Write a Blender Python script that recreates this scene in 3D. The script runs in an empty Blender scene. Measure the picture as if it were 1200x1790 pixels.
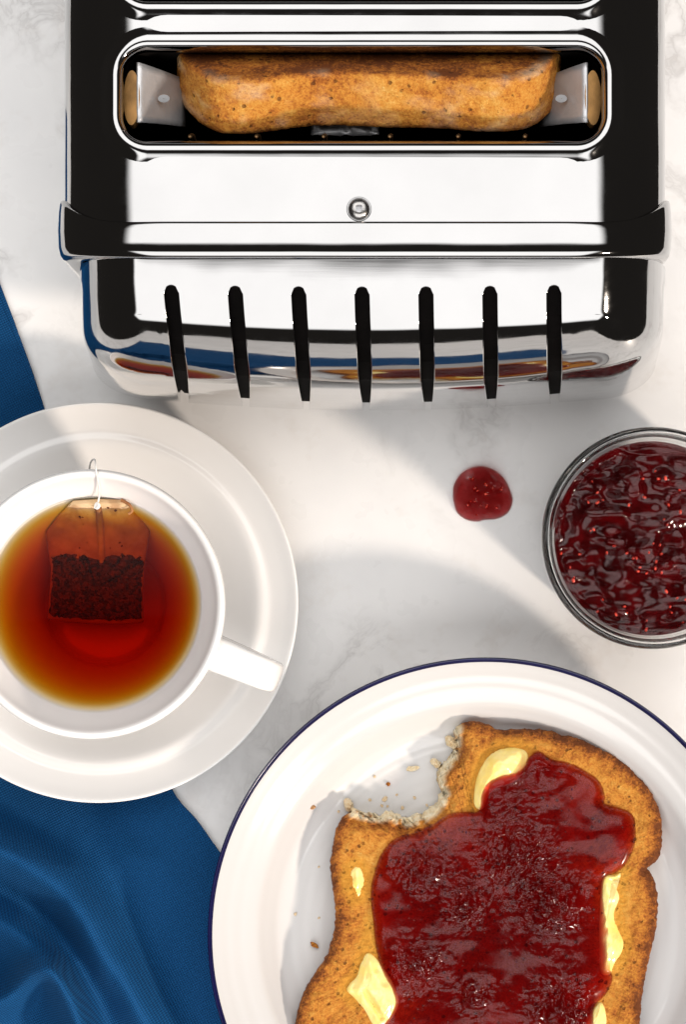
import bpy, bmesh, math, random
import numpy as np
from mathutils import Vector
random.seed(7); RNG = np.random.RandomState(5)
sc = bpy.context.scene
COL = sc.collection
R = math.radians

# ------------------------------------------------------------------ camera
H = 1.0                       # camera height above the marble (m)
S = 5200.0                    # photograph pixels per metre on the marble
NX, NY = 680.0, 1080.0        # pixel straight below the camera
def W(px, py, z):             # pixel + height -> point of the place
    k = (H - z) / H / S
    return Vector(((px - NX) * k, (NY - py) * k, z))
cam = bpy.data.cameras.new('camera'); co = bpy.data.objects.new('camera', cam); COL.objects.link(co)
co.location = (0, 0, H)
cam.sensor_fit = 'HORIZONTAL'; cam.sensor_width = 36
cam.lens = 36 * H / (1200 / S)
cam.shift_x = (600 - NX) / 1200; cam.shift_y = (NY - 895) / 1200
cam.clip_start = 0.01; cam.clip_end = 50
sc.camera = co

# ------------------------------------------------------------------ light
w = bpy.data.worlds.new('World'); sc.world = w; w.use_nodes = True
w.node_tree.nodes['Background'].inputs[0].default_value = (0.9, 0.8, 0.72, 1)
w.node_tree.nodes['Background'].inputs[1].default_value = 0.032
def lamp(name, kind, loc, target, power, color, **kw):
    l = bpy.data.lights.new(name, kind); l.energy = power; l.color = color
    for k, v in kw.items(): setattr(l, k, v)
    o = bpy.data.objects.new(name, l); COL.objects.link(o); o.location = loc
    o.rotation_euler = (Vector(target) - Vector(loc)).to_track_quat('-Z', 'Y').to_euler()
    return o
# two overhead softboxes; the lens looks down through the gap between them
LBOX = 2.62
def soft_edges(o, ex, ey0, ey1):        # brightness falls off towards the cloth's edges
    nt = o.data.node_tree if o.data.use_nodes else None
    o.data.use_nodes = True; nt = o.data.node_tree
    em = [n for n in nt.nodes if n.type == 'EMISSION'][0]
    tc = nt.nodes.new('ShaderNodeTexCoord'); sp = nt.nodes.new('ShaderNodeSeparateXYZ'); nt.links.new(tc.outputs['UV'], sp.inputs[0])
    def ramp(src, a, b):
        m = nt.nodes.new('ShaderNodeMapRange'); m.interpolation_type = 'SMOOTHSTEP'
        nt.links.new(src, m.inputs['Value']); m.inputs['From Min'].default_value = a; m.inputs['From Max'].default_value = b
        m.inputs['To Min'].default_value = 0.03; m.inputs['To Max'].default_value = 1.0
        return m.outputs['Result']
    def mul(a, b):
        m = nt.nodes.new('ShaderNodeMath'); m.operation = 'MULTIPLY'; nt.links.new(a, m.inputs[0]); nt.links.new(b, m.inputs[1]); return m.outputs[0]
    v = mul(ramp(sp.outputs['X'], 0.0, ex), ramp(sp.outputs['X'], 1.0, 1-ex))
    if ey0: v = mul(v, ramp(sp.outputs['Y'], 0.0, ey0))
    if ey1: v = mul(v, ramp(sp.outputs['Y'], 1.0, 1-ey1))
    nt.links.new(v, em.inputs['Strength'])
for y0, y1 in ((-3.20, -0.38), (0.0, 1.30)):
    yc = (y0+y1)/2
    o = lamp('softbox', 'AREA', (0, yc, 1.06), (0, yc, 0), LBOX*math.pi*2.0*(y1-y0), (1.0, 0.985, 0.972), shape='RECTANGLE', size=2.0, size_y=y1-y0)
    o.rotation_euler = (0, 0, 0)
    soft_edges(o, 0.14, 0.45 if y0 < -1 else 0.10, 0.05 if y0 < -1 else 0.2)
EL = R(27); KD = Vector((0.75 * math.cos(EL), -0.66 * math.cos(EL), math.sin(EL)))
lamp('key_lamp', 'AREA', KD * 3.0 + Vector((0, 0.02, 0)), (0, 0.02, 0), 74.0, (1.0, 0.86, 0.73), shape='DISK', size=0.28)
sc.view_settings.view_transform = 'Standard'; sc.view_settings.look = 'None'
sc.view_settings.exposure = 0.16; sc.view_settings.gamma = 1.0
try:
    sc.cycles.transparent_max_bounces = 24; sc.cycles.max_bounces = 14
    sc.cycles.glossy_bounces = 8; sc.cycles.transmission_bounces = 12
    sc.cycles.use_denoising = True
    sc.cycles.sample_clamp_indirect = 4
except Exception: pass

# ------------------------------------------------------------------ helpers
class VN:                                           # value noise on numpy arrays
    def __init__(s, seed):
        s.t = np.random.RandomState(seed).rand(256, 256)
    def n(s, x, y):
        xi = np.floor(x).astype(int); yi = np.floor(y).astype(int)
        fx = x - xi; fy = y - yi
        fx = fx*fx*fx*(fx*(fx*6-15)+10); fy = fy*fy*fy*(fy*(fy*6-15)+10)
        t = s.t; a = t[xi & 255, yi & 255]; b = t[(xi+1) & 255, yi & 255]
        c = t[xi & 255, (yi+1) & 255]; d = t[(xi+1) & 255, (yi+1) & 255]
        return (a*(1-fx)+b*fx)*(1-fy)+(c*(1-fx)+d*fx)*fy
    def f(s, x, y, o=4):
        v = 0; a = 0.5; tot = 0
        for i in range(o):
            v = v + a*s.n(x*2**i + 17.3*i, y*2**i + 5.7*i); tot += a; a *= 0.5
        return v / tot
N1, N2, N3 = VN(1), VN(2), VN(3)
def sst(a, b, x):
    t = np.clip((x - a) / (b - a), 0, 1); return t*t*(3-2*t)

def link(name, me, parent=None):
    o = bpy.data.objects.new(name, me); COL.objects.link(o)
    if parent is not None: o.parent = parent
    return o
def rootloc(o):
    v = Vector((0, 0, 0))
    while o is not None: v += o.location; o = o.parent
    return v
def mesh(name, verts, faces, mat, parent=None, smooth=True, uvattr=None, origin=None):
    """verts in world coordinates; origin used for a top-level mesh"""
    off = rootloc(parent) if parent is not None else (Vector(origin) if origin is not None else Vector((0, 0, 0)))
    me = bpy.data.meshes.new(name)
    V = np.array(verts, dtype=float) - np.array(off)
    me.from_pydata(V.tolist(), [], [tuple(int(i) for i in f) for f in faces])
    me.validate()
    if smooth: me.polygons.foreach_set('use_smooth', [True] * len(me.polygons))
    if mat is not None: me.materials.append(mat)
    if uvattr:
        for k, a in uvattr.items():
            at = me.attributes.new(k, 'FLOAT', 'POINT'); at.data.foreach_set('value', np.array(a, dtype=np.float32))
    me.update()
    o = link(name, me, parent)
    if parent is None: o.location = off
    return o
def tag(o, label=None, cat=None, group=None, kind=None):
    if label: o['label'] = label
    if cat: o['category'] = cat
    if group: o['group'] = group
    if kind: o['kind'] = kind
    return o
def thing(name, label, cat, loc, group=None):
    o = bpy.data.objects.new(name, None); COL.objects.link(o); o.location = loc
    o.empty_display_size = 0.01
    return tag(o, label, cat, group)
def grid_faces(nu, nv, closed=False, flip=False):
    f = []
    for i in range(nu if closed else nu - 1):
        j = (i + 1) % nu
        for k in range(nv - 1):
            q = (i*nv+k, j*nv+k, j*nv+k+1, i*nv+k+1)
            f.append(q[::-1] if flip else q)
    return f
def catmull(pts, n, closed=True):
    P = np.array(pts, float); m = len(P); out = []
    segs = m if closed else m - 1
    for i in range(segs):
        if closed: p0, p1, p2, p3 = P[(i-1) % m], P[i], P[(i+1) % m], P[(i+2) % m]
        else: p0, p1, p2, p3 = P[max(i-1, 0)], P[i], P[i+1], P[min(i+2, m-1)]
        for t in np.linspace(0, 1, 12, endpoint=False):
            out.append(0.5*((2*p1)+(-p0+p2)*t+(2*p0-5*p1+4*p2-p3)*t*t+(-p0+3*p1-3*p2+p3)*t**3))
    if not closed: out.append(P[-1])
    out = np.array(out)
    Q = np.vstack([out, out[:1]]) if closed else out
    d = np.r_[0, np.cumsum(np.linalg.norm(np.diff(Q, axis=0), axis=1))]
    s = np.linspace(0, d[-1], n, endpoint=not closed)
    return np.stack([np.interp(s, d, Q[:, c]) for c in range(Q.shape[1])], 1)
def lathe(name, prof, c, mat, parent=None, segs=160, smooth_prof=True, label=None):
    P = np.array(prof, float)
    nv = len(P); V = []
    for i in range(segs):
        a = 2*math.pi*i/segs
        V += [(c[0]+r*math.cos(a), c[1]+r*math.sin(a), z) for r, z in P]
    return mesh(name, V, grid_faces(segs, nv, True), mat, parent)
def soft(prof, n):            # dense smooth version of a profile
    return catmull(prof, n, closed=False)
def tube(path, rad, sides=8, cap=True):
    P = [Vector(p) for p in path]; V = []; F = []
    n = len(P); up = Vector((0.13, 0.2, 0.97)).normalized()
    for i, p in enumerate(P):
        t = (P[min(i+1, n-1)] - P[max(i-1, 0)]).normalized()
        a = t.cross(up)
        if a.length < 1e-4: a = t.cross(Vector((1, 0, 0)))
        a.normalize(); b = t.cross(a)
        r = rad[i] if hasattr(rad, '__len__') else rad
        V += [tuple(p + a*(r*math.cos(2*math.pi*k/sides)) + b*(r*math.sin(2*math.pi*k/sides))) for k in range(sides)]
    for i in range(n-1):
        for k in range(sides):
            l = (k+1) % sides
            F.append((i*sides+k, i*sides+l, (i+1)*sides+l, (i+1)*sides+k))
    if cap:
        F.append(tuple(range(sides))); F.append(tuple((n-1)*sides+k for k in reversed(range(sides))))
    return V, F
def box_vf(x0, x1, y0, y1, z0, z1):
    V = [(x, y, z) for x in (x0, x1) for y in (y0, y1) for z in (z0, z1)]
    F = [(0,1,3,2),(4,6,7,5),(0,4,5,1),(2,3,7,6),(0,2,6,4),(1,5,7,3)]
    return V, F
def merge(*vfs):
    V = []; F = []
    for v, f in vfs:
        n = len(V); V += list(v); F += [tuple(i+n for i in q) for q in f]
    return V, F
def poly_dist(x, y, poly):
    A = poly; B = np.roll(poly, -1, 0); d = np.full(x.shape, 1e9)
    for a, b in zip(A, B):
        ab = b - a; L = ab @ ab + 1e-12
        t = np.clip(((x-a[0])*ab[0] + (y-a[1])*ab[1]) / L, 0, 1)
        d = np.minimum(d, (x-a[0]-t*ab[0])**2 + (y-a[1]-t*ab[1])**2)
    return np.sqrt(d)
def star_blob(outline, center, nu, nr, zfun, zbot, bulge=0.0, extra=None):
    """closed solid: top surface rises inside a star-shaped outline (pixels), bottom flat"""
    O = catmull(outline, nu); c = np.array(center, float)
    fr = 1 - (1 - np.linspace(0.0, 1, nr)) ** 1.6
    fr[0] = 0.004
    X = c[0] + (O[:, :1]-c[0]) * fr[None, :]; Y = c[1] + (O[:, 1:]-c[1]) * fr[None, :]
    D = poly_dist(X, Y, O)
    D[:, -1] = 0
    Z = zfun(X, Y, D)
    V = []
    k = (H - Z)/H/S
    VX = (X - NX)*k; VY = (NY - Y)*k
    V = np.stack([VX, VY, Z], 2)
    return O, X, Y, D, V

# ------------------------------------------------------------------ node helpers
class M:
    def __init__(s, name):
        s.m = bpy.data.materials.new(name); s.m.use_nodes = True
        s.nt = s.m.node_tree; s.nt.nodes.clear()
        s.out = s.nt.nodes.new('ShaderNodeOutputMaterial')
        s._tc = None
    def n(s, t, ins=None, **kw):
        nd = s.nt.nodes.new(t)
        for k, v in kw.items(): setattr(nd, k, v)
        for k, v in (ins or {}).items():
            if hasattr(v, 'is_output') or isinstance(v, bpy.types.NodeSocket): s.nt.links.new(v, nd.inputs[k])
            else:
                if isinstance(v, tuple) and len(v) == 3 and nd.inputs[k].type == 'RGBA': v = v + (1,)
                nd.inputs[k].default_value = v
        return nd
    def co(s):
        if s._tc is None: s._tc = s.n('ShaderNodeTexCoord').outputs['Object']
        return s._tc
    def noise(s, scale, detail=3, rough=0.55, dist=0.0, vec=None):
        return s.n('ShaderNodeTexNoise', {'Vector': vec or s.co(), 'Scale': scale, 'Detail': detail, 'Roughness': rough, 'Distortion': dist}).outputs['Fac']
    def vor(s, scale, feature='F1', out='Distance', vec=None, rnd=1.0):
        return s.n('ShaderNodeTexVoronoi', {'Vector': vec or s.co(), 'Scale': scale, 'Randomness': rnd}, feature=feature).outputs[out]
    def ramp(s, fac, stops):
        r = s.n('ShaderNodeValToRGB', {'Fac': fac}); e = r.color_ramp.elements
        while len(e) < len(stops): e.new(0.5)
        for el, (p, c) in zip(e, stops):
            el.position = p; el.color = (c + (1,)) if isinstance(c, tuple) else (c, c, c, 1)
        return r.outputs['Color']
    def mix(s, fac, a, b, mode='MIX'):
        nd = s.n('ShaderNodeMix', data_type='RGBA', blend_type=mode)
        for i, v in ((0, fac), (6, a), (7, b)):
            if isinstance(v, bpy.types.NodeSocket): s.nt.links.new(v, nd.inputs[i])
            else: nd.inputs[i].default_value = (v + (1,)) if isinstance(v, tuple) else v
        return nd.outputs[2]
    def math(s, op, a, b=0.0, clamp=False):
        nd = s.n('ShaderNodeMath', operation=op, use_clamp=clamp)
        for i, v in ((0, a), (1, b)):
            if isinstance(v, bpy.types.NodeSocket): s.nt.links.new(v, nd.inputs[i])
            else: nd.inputs[i].default_value = v
        return nd.outputs[0]
    def attr(s, name): return s.n('ShaderNodeAttribute', attribute_name=name).outputs['Fac']
    def bump(s, h, strength, dist=0.001, normal=None):
        ins = {'Height': h, 'Strength': strength, 'Distance': dist}
        if normal is not None: ins['Normal'] = normal
        return s.n('ShaderNodeBump', ins).outputs['Normal']
    def pbr(s, **ins):
        p = s.n('ShaderNodeBsdfPrincipled', {k.replace('_', ' '): v for k, v in ins.items()})
        s.nt.links.new(p.outputs[0], s.out.inputs['Surface']); return p
    def surf(s, x): s.nt.links.new(x, s.out.inputs['Surface'])
    def vol(s, x): s.nt.links.new(x, s.out.inputs['Volume'])

def mat_marble():
    m = M('white_marble')
    base = m.ramp(m.noise(9, 5, 0.6, 0.4), [(0.30, (0.79, 0.785, 0.785)), (0.55, (0.875, 0.865, 0.855)), (0.8, (0.90, 0.89, 0.875))])
    warp = m.n('ShaderNodeVectorMath', {0: m.co(), 1: m.n('ShaderNodeVectorMath', {0: m.n('ShaderNodeTexNoise', {'Vector': m.co(), 'Scale': 14.0, 'Detail': 5.0}).outputs['Color'], 3: 0.11}, operation='SCALE').outputs[0]}, operation='ADD').outputs[0]
    v = m.n('ShaderNodeTexNoise', {'Vector': warp, 'Scale': 13.0, 'Detail': 6.0, 'Roughness': 0.62}).outputs['Fac']
    a = m.math('ABSOLUTE', m.math('SUBTRACT', v, 0.5))
    vein = m.ramp(a, [(0.0, 1.0), (0.012, 0.55), (0.05, 0.0)])
    patch = m.ramp(m.noise(16, 2), [(0.45, 0.0), (0.63, 1.0)])
    fac = m.math('MULTIPLY', m.math('MULTIPLY', vein, patch), 0.52)
    c = m.mix(fac, base, (0.36, 0.34, 0.33))
    warm = m.ramp(m.noise(40, 4, 0.7), [(0.56, 0.0), (0.75, 1.0)])
    c = m.mix(m.math('MULTIPLY', warm, 0.22), c, (0.50, 0.42, 0.35))
    cl = m.ramp(m.noise(5, 3, 0.5, 0.8), [(0.42, 0.0), (0.72, 1.0)])
    c = m.mix(m.math('MULTIPLY', cl, 0.20), c, (0.50, 0.51, 0.53))
    m.pbr(Base_Color=c, Roughness=m.ramp(m.noise(60, 3), [(0.3, 0.24), (0.7, 0.36)]), Specular_IOR_Level=0.35)
    return m.m
def mat_steel():
    m = M('polished_steel')
    st = m.n('ShaderNodeMapping', {'Vector': m.co(), 'Scale': (30, 900, 900)})
    b = m.noise(1.0, 3, 0.6, 0, st.outputs[0])
    wob = m.noise(28, 2)
    n1 = m.bump(wob, 0.09, 0.004)
    n2 = m.bump(b, 0.012, 0.0004, n1)
    m.pbr(Base_Color=m.ramp(m.noise(35, 3), [(0.3, (0.315, 0.313, 0.313)), (0.7, (0.34, 0.338, 0.338))]), Metallic=1.0,
          Roughness=m.ramp(m.noise(220, 4), [(0.35, 0.035), (0.80, 0.10)]), Normal=n2)
    return m.m
def mat_simple(name, col, rough, metal=0.0, var=0.15, scale=80, bump=0.0, **kw):
    m = M(name)
    n = m.noise(scale, 4)
    lo = tuple(c*(1-var) for c in col); hi = tuple(min(1, c*(1+var)) for c in col)
    ins = dict(Base_Color=m.ramp(n, [(0.3, lo), (0.7, hi)]), Roughness=rough, Metallic=metal)
    if bump: ins['Normal'] = m.bump(m.noise(scale*6, 4), bump, 0.0006)
    ins.update(kw); m.pbr(**ins); return m.m
def mat_porcelain(name, col=(0.83, 0.815, 0.80)):
    m = M(name)
    m.pbr(Base_Color=m.ramp(m.noise(18, 3), [(0.3, tuple(c*0.97 for c in col)), (0.7, col)]), Roughness=0.16,
          Normal=m.bump(m.noise(45, 2), 0.03, 0.002), Coat_Weight=0.4, Coat_Roughness=0.05)
    return m.m
def mat_cloth():
    m = M('blue_cotton')
    mp = m.n('ShaderNodeMapping', {'Vector': m.co(), 'Rotation': (0, 0, R(-27))}).outputs[0]
    w1 = m.n('ShaderNodeTexWave', {'Vector': mp, 'Scale': 400.0, 'Distortion': 1.2, 'Detail': 2.0, 'Detail Scale': 2.0}, bands_direction='X').outputs['Fac']
    w2 = m.n('ShaderNodeTexWave', {'Vector': mp, 'Scale': 400.0, 'Distortion': 1.2, 'Detail': 2.0, 'Detail Scale': 2.0}, bands_direction='Y').outputs['Fac']
    wv = m.math('MULTIPLY', m.math('ADD', w1, w2), 0.5)
    slub = m.noise(300, 3, 0.7)
    c = m.mix(wv, (0.0006, 0.026, 0.092), (0.0018, 0.082, 0.235))
    c = m.mix(m.math('MULTIPLY', slub, 0.35), c, (0.001, 0.05, 0.155))
    m.pbr(Base_Color=c, Roughness=0.8, Specular_IOR_Level=0.2, Sheen_Weight=0.04, Sheen_Roughness=0.4, Sheen_Tint=(0.2, 0.5, 0.9, 1),
          Normal=m.bump(wv, 0.7, 0.0004, m.bump(slub, 0.2, 0.0008)))
    return m.m
def mat_glass():
    m = M('clear_glass')
    m.pbr(Base_Color=(0.97, 0.985, 0.975, 1), Roughness=0.01, Transmission_Weight=1.0, IOR=1.46, Normal=m.bump(m.noise(60, 2), 0.06, 0.002))
    return m.m
def mat_tea():
    m = M('black_tea')
    tr = m.n('ShaderNodeBsdfTransparent').outputs[0]
    gl = m.n('ShaderNodeBsdfGlossy', {'Roughness': 0.02, 'Normal': m.bump(m.noise(25, 2), 0.02, 0.002)}).outputs[0]
    fr = m.n('ShaderNodeFresnel', {'IOR': 1.33}).outputs[0]
    m.surf(m.n('ShaderNodeMixShader', {0: m.math('MULTIPLY', fr, 0.8), 1: tr, 2: gl}).outputs[0])
    m.vol(m.n('ShaderNodeVolumeAbsorption', {'Color': (0.968, 0.78, 0.0, 1), 'Density': 300.0}).outputs[0])
    return m.m
def mat_jam(name, diff=0.3, dens=520.0, col=(0.30, 0.006, 0.010), fk=0.8, gr=0.1):
    m = M(name)
    nb = m.bump(m.noise(220, 2, 0.5), 0.03, 0.0008)
    tr = m.n('ShaderNodeBsdfTransparent').outputs[0]
    dc = m.ramp(m.noise(160, 4, 0.6), [(0.35, tuple(c*0.35 for c in col)), (0.7, col)])
    df = m.n('ShaderNodeBsdfDiffuse', {'Color': dc, 'Normal': nb}).outputs[0]
    body = m.n('ShaderNodeMixShader', {0: diff, 1: tr, 2: df}).outputs[0]
    gl = m.n('ShaderNodeBsdfGlossy', {'Roughness': gr, 'Normal': nb}).outputs[0]
    fr = m.n('ShaderNodeFresnel', {'IOR': 1.45, 'Normal': nb}).outputs[0]
    m.surf(m.n('ShaderNodeMixShader', {0: m.math('MULTIPLY', fr, fk), 1: body, 2: gl}).outputs[0])
    m.vol(m.n('ShaderNodeVolumeAbsorption', {'Color': (0.80, 0.02, 0.03, 1), 'Density': dens}).outputs[0])
    return m.m
def mat_toast(name, crust=False):
    m = M(name)
    big = m.noise(75, 4, 0.6); fine = m.noise(1300, 5, 0.75); med = m.noise(330, 4, 0.65)
    v = m.math('ADD', m.math('ADD', m.math('MULTIPLY', big, 0.30), m.math('MULTIPLY', med, 0.30)), m.math('MULTIPLY', fine, 0.40))
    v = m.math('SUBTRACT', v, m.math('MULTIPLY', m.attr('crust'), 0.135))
    gold = m.ramp(v, [(0.35, (0.14, 0.036, 0.006)), (0.42, (0.36, 0.108, 0.014)), (0.50, (0.57, 0.225, 0.030)), (0.59, (0.66, 0.33, 0.064)), (0.67, (0.78, 0.52, 0.18))])
    pits = m.n('ShaderNodeTexVoronoi', {'Vector': m.co(), 'Scale': 430.0, 'Randomness': 1.0}).outputs['Distance']
    hole = m.math('MULTIPLY', m.ramp(pits, [(0.16, 1.0), (0.30, 0.0)]), m.ramp(m.noise(260, 2), [(0.50, 0.0), (0.58, 1.0)]))
    gold = m.mix(m.math('MULTIPLY', hole, 0.75), gold, (0.13, 0.040, 0.008))
    c = m.mix(m.math('MULTIPLY', m.attr('grease'), 0.5), gold, (0.64, 0.31, 0.03))
    pale = m.ramp(m.noise(420, 5, 0.75), [(0.30, (0.66, 0.40, 0.15)), (0.44, (0.95, 0.78, 0.50)), (0.62, (0.98, 0.90, 0.70))])
    c = m.mix(m.attr('pale'), c, pale)
    hgt = m.math('SUBTRACT', m.math('MULTIPLY', fine, 0.8), m.math('MULTIPLY', hole, 0.9))
    nb = m.bump(hgt, 0.9, 0.0010, m.bump(med, 0.5, 0.0016))
    m.pbr(Base_Color=c, Roughness=0.72, Specular_IOR_Level=0.25, Normal=nb)
    return m.m
def mat_butter():
    m = M('soft_butter')
    m.pbr(Base_Color=m.ramp(m.noise(120, 3), [(0.3, (0.87, 0.64, 0.16)), (0.7, (0.94, 0.78, 0.33))]), Roughness=0.16, Subsurface_Weight=0.3,
          Subsurface_Radius=(0.004, 0.003, 0.001), Subsurface_Scale=0.5, Normal=m.bump(m.noise(160, 3), 0.18, 0.0015))
    return m.m
def mat_leaf():
    m = M('wet_tea_leaves')
    v = m.vor(1000, 'F1', 'Color'); n = m.noise(900, 3)
    c = m.mix(m.n('ShaderNodeSeparateColor', {'Color': v}).outputs[0], (0.035, 0.009, 0.004), (0.14, 0.036, 0.016))
    m.pbr(Base_Color=c, Roughness=0.9, Specular_IOR_Level=0.0, Normal=m.bump(m.math('ADD', m.vor(620), m.math('MULTIPLY', n, 0.4)), 0.9, 0.0012))
    return m.m

MARBLE = mat_marble(); STEEL = mat_steel()
CHINA = mat_porcelain('white_porcelain'); PLATEW = mat_porcelain('plate_glaze', (0.60, 0.59, 0.583))
NAVY = mat_simple('navy_glaze', (0.006, 0.006, 0.045), 0.2, var=0.2)
CLOTH = mat_cloth(); GLASS = mat_glass(); TEA = mat_tea()
JAM = mat_jam('raspberry_jam', 0.07, 720.0, fk=0.62, gr=0.16); JARJAM = mat_jam('jar_jam', 0.26, 420.0, (0.24, 0.006, 0.009))
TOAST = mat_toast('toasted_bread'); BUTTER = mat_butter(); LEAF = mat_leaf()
DULL = mat_simple('dull_steel', (0.22, 0.22, 0.225), 0.6, 0.2, 0.1, 200)
def mat_bag():
    m = M('wet_tea_paper')
    wet = m.ramp(m.noise(160, 4, 0.6), [(0.3, (0.26, 0.105, 0.04)), (0.7, (0.42, 0.19, 0.08))])
    dry = m.ramp(m.noise(200, 4), [(0.3, (0.60, 0.40, 0.22)), (0.7, (0.74, 0.53, 0.32))])
    m.pbr(Base_Color=m.mix(m.attr('dry'), wet, dry), Roughness=0.8, Specular_IOR_Level=0.08, Normal=m.bump(m.noise(1200, 3), 0.25, 0.0006))
    return m.m
PAPER = mat_bag()
THREAD = mat_simple('white_thread', (0.85, 0.83, 0.80), 0.7, var=0.06, scale=900, bump=0.4)
BLACKM = mat_simple('black_liner', (0.004, 0.003, 0.0028), 0.85, var=0.4, scale=90, Specular_IOR_Level=0.1)
SCREWM = mat_simple('screw_metal', (0.30, 0.29, 0.28), 0.25, 1.0, 0.2, 300, 0.1)
ALU = mat_simple('brushed_aluminium', (0.45, 0.45, 0.46), 0.42, 0.55, 0.1, 120, 0.2)
BREADREFL = mat_simple('bread_reflection', (0.34, 0.18, 0.06), 0.45, 0.0, 0.35, 160, 0.2)  # painted colour of the bread mirrored in the slot's end wall
WIRE = mat_simple('guard_wire', (0.22, 0.13, 0.06), 0.45, 0.8, 0.2, 200)
RUBBER = mat_simple('black_rubber', (0.02, 0.02, 0.02), 0.7)
SEED = mat_simple('raspberry_seed', (0.13, 0.014, 0.006), 0.5, var=0.5, scale=300)
SEEDR = mat_simple('bright_seed', (0.62, 0.055, 0.03), 0.25, var=0.4, scale=300)
CRUMB = mat_toast('crumb')

# ------------------------------------------------------------------ marble worktop
def worktop():
    x0, x1, y0, y1, t, b = -0.27, 0.27, -2.00, 0.40, 0.03, 0.003
    bm = bmesh.new()
    V, F = box_vf(x0, x1, y0, y1, -t, 0)
    vs = [bm.verts.new(v) for v in V]
    for f in F: bm.faces.new([vs[i] for i in f])
    bmesh.ops.bevel(bm, geom=list(bm.edges), offset=b, segments=3, affect='EDGES')
    me = bpy.data.meshes.new('marble_worktop'); bm.to_mesh(me); bm.free(); me.materials.append(MARBLE)
    tag(link('marble_worktop', me), 'white marble worktop with faint grey veins under everything', kind='structure')
worktop()

# ------------------------------------------------------------------ toaster
ZT = 0.190
KT = (H - ZT)/H/S
TC = W(637, 420, ZT)                    # middle of the end edge on the top
XC = TC.x
toaster = thing('toaster', 'polished steel toaster with slotted curved end and one slice inside', 'toaster', (XC, W(637, 160, ZT).y, 0))
HALF, FLAT, SB, ZB = 0.0846, 0.0535, 0.029, 0.022
SA = HALF - FLAT
def section(n=26):                      # half cross-section from the flat edge outwards: (x offset, z, q)
    out = []
    for i in range(n+1):
        a = math.pi/2 * i/n
        out.append((FLAT + SA*math.sin(a), ZT - SB*(1-math.cos(a)), math.sin(a), a))
    return out
def full_section(inset=0.0, nflat=14):
    half = section()
    L = [(-x, z, q) for x, z, q, a in reversed(half)]
    Rr = [(x, z, q) for x, z, q, a in half]
    mid = [(FLAT*(-1+2*i/nflat), ZT, 0.0) for i in range(1, nflat)]
    pts = [(-HALF, ZB, 1.0)] + [(-HALF, ZB+(ZT-SB-ZB)*i/5, 1.0) for i in range(1, 5)] + L + mid + Rr
    pts += [(HALF, ZB+(ZT-SB-ZB)*i/5, 1.0) for i in range(4, 0, -1)] + [(HALF, ZB, 1.0)]
    return pts
def rrect(cx, cy, hx, hy, r, n=10):     # rounded rectangle loop in world xy
    P = []
    for sx, sy, a0 in ((1, 1, 0), (-1, 1, 90), (-1, -1, 180), (1, -1, 270)):
        for i in range(n+1):
            a = R(a0 + 90*i/n)
            P.append((cx + sx*(hx-r) + r*math.cos(a), cy + sy*(hy-r) + r*math.sin(a)))
    return P
def body():
    sec = full_section()
    y0 = W(0, 426, ZT).y; y1 = 0.315
    ys = np.linspace(y0, y1, 40)
    V = []
    for y in ys: V += [(XC+x, y, z) for x, z, q in sec]
    n = len(sec); F = []
    for i in range(len(ys)-1):
        for k in range(n-1): F.append((i*n+k, i*n+k+1, (i+1)*n+k+1, (i+1)*n+k))
        F.append((i*n+n-1, i*n, (i+1)*n, (i+1)*n+n-1))
    F.append(tuple(reversed(range(n)))); F.append(tuple((len(ys)-1)*n+k for k in range(n)))
    o = mesh('body_shell', V, F, STEEL, toaster)
    cutters = []
    for (cx, cy, hx, hy) in SLOTS:
        loop = rrect(cx, cy, hx+0.0012, hy+0.0012, 0.0082); m = len(loop)
        CV = [(x, y, z) for z in (0.055, 0.25) for x, y in loop]
        CF = [tuple(reversed(range(m))), tuple(range(m, 2*m))] + [(k, (k+1) % m, m+(k+1) % m, m+k) for k in range(m)]
        c = mesh('cutter', CV, CF, None, None, False); cutters.append(c)
        md = o.modifiers.new('cut', 'BOOLEAN'); md.object = c; md.operation = 'DIFFERENCE'; md.solver = 'EXACT'
    dg = bpy.context.evaluated_depsgraph_get()
    me = bpy.data.meshes.new_from_object(o.evaluated_get(dg))
    o.modifiers.clear(); o.data = me
    for c in cutters: bpy.data.objects.remove(c)
    try: me.set_sharp_from_angle(angle=R(35))
    except Exception: pass
# slot openings (inner edge of the rim), from the photograph
s1a, s1b = W(211, 84, ZT), W(1056, 246, ZT)
HXS, HYS = (s1b.x - s1a.x)/2, (s1a.y - s1b.y)/2
CX1, CY1 = (s1a.x + s1b.x)/2, (s1a.y + s1b.y)/2
PITCH = 0.0385
SLOTS = [(CX1, CY1, HXS, HYS), (CX1, CY1+PITCH, HXS, HYS)]
body()
def surf_z(x):                          # height of the body at an x offset from its axis
    a = abs(x)
    if a <= FLAT: return ZT
    q = min(1, (a-FLAT)/SA); return ZT - SB*(1-math.sqrt(1-q*q))
def slot_rim(cx, cy, hx, hy):
    prof = soft([(0.0072, -0.0004), (0.0060, -0.0001), (0.0048, 0.0002), (0.0038, 0.0005), (0.0030, 0.0007), (0.0020, 0.0007), (0.0012, 0.0004), (0.0005, -0.0002), (0.0000, -0.0011), (-0.0003, -0.0024), (-0.0003, -0.005)], 30)
    V = []; nl = None
    for off, dz in prof:
        o_ = max(-0.0003, off)
        lp = rrect(cx, cy, hx+o_, hy+o_, 0.0072+o_, 12); nl = len(lp)
        f = float(sst(0.0012, 0.0068, o_))
        for x, y in lp:
            zs = surf_z(x - XC)
            V.append((x, y, f*zs + (1-f)*(0.3*zs + 0.7*ZT) + dz))
    F = []
    for i in range(len(prof)-1):
        for k in range(nl):
            l = (k+1) % nl; F.append((i*nl+k, i*nl+l, (i+1)*nl+l, (i+1)*nl+k))
    mesh('slot_rim', V, F, STEEL, toaster)
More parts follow.
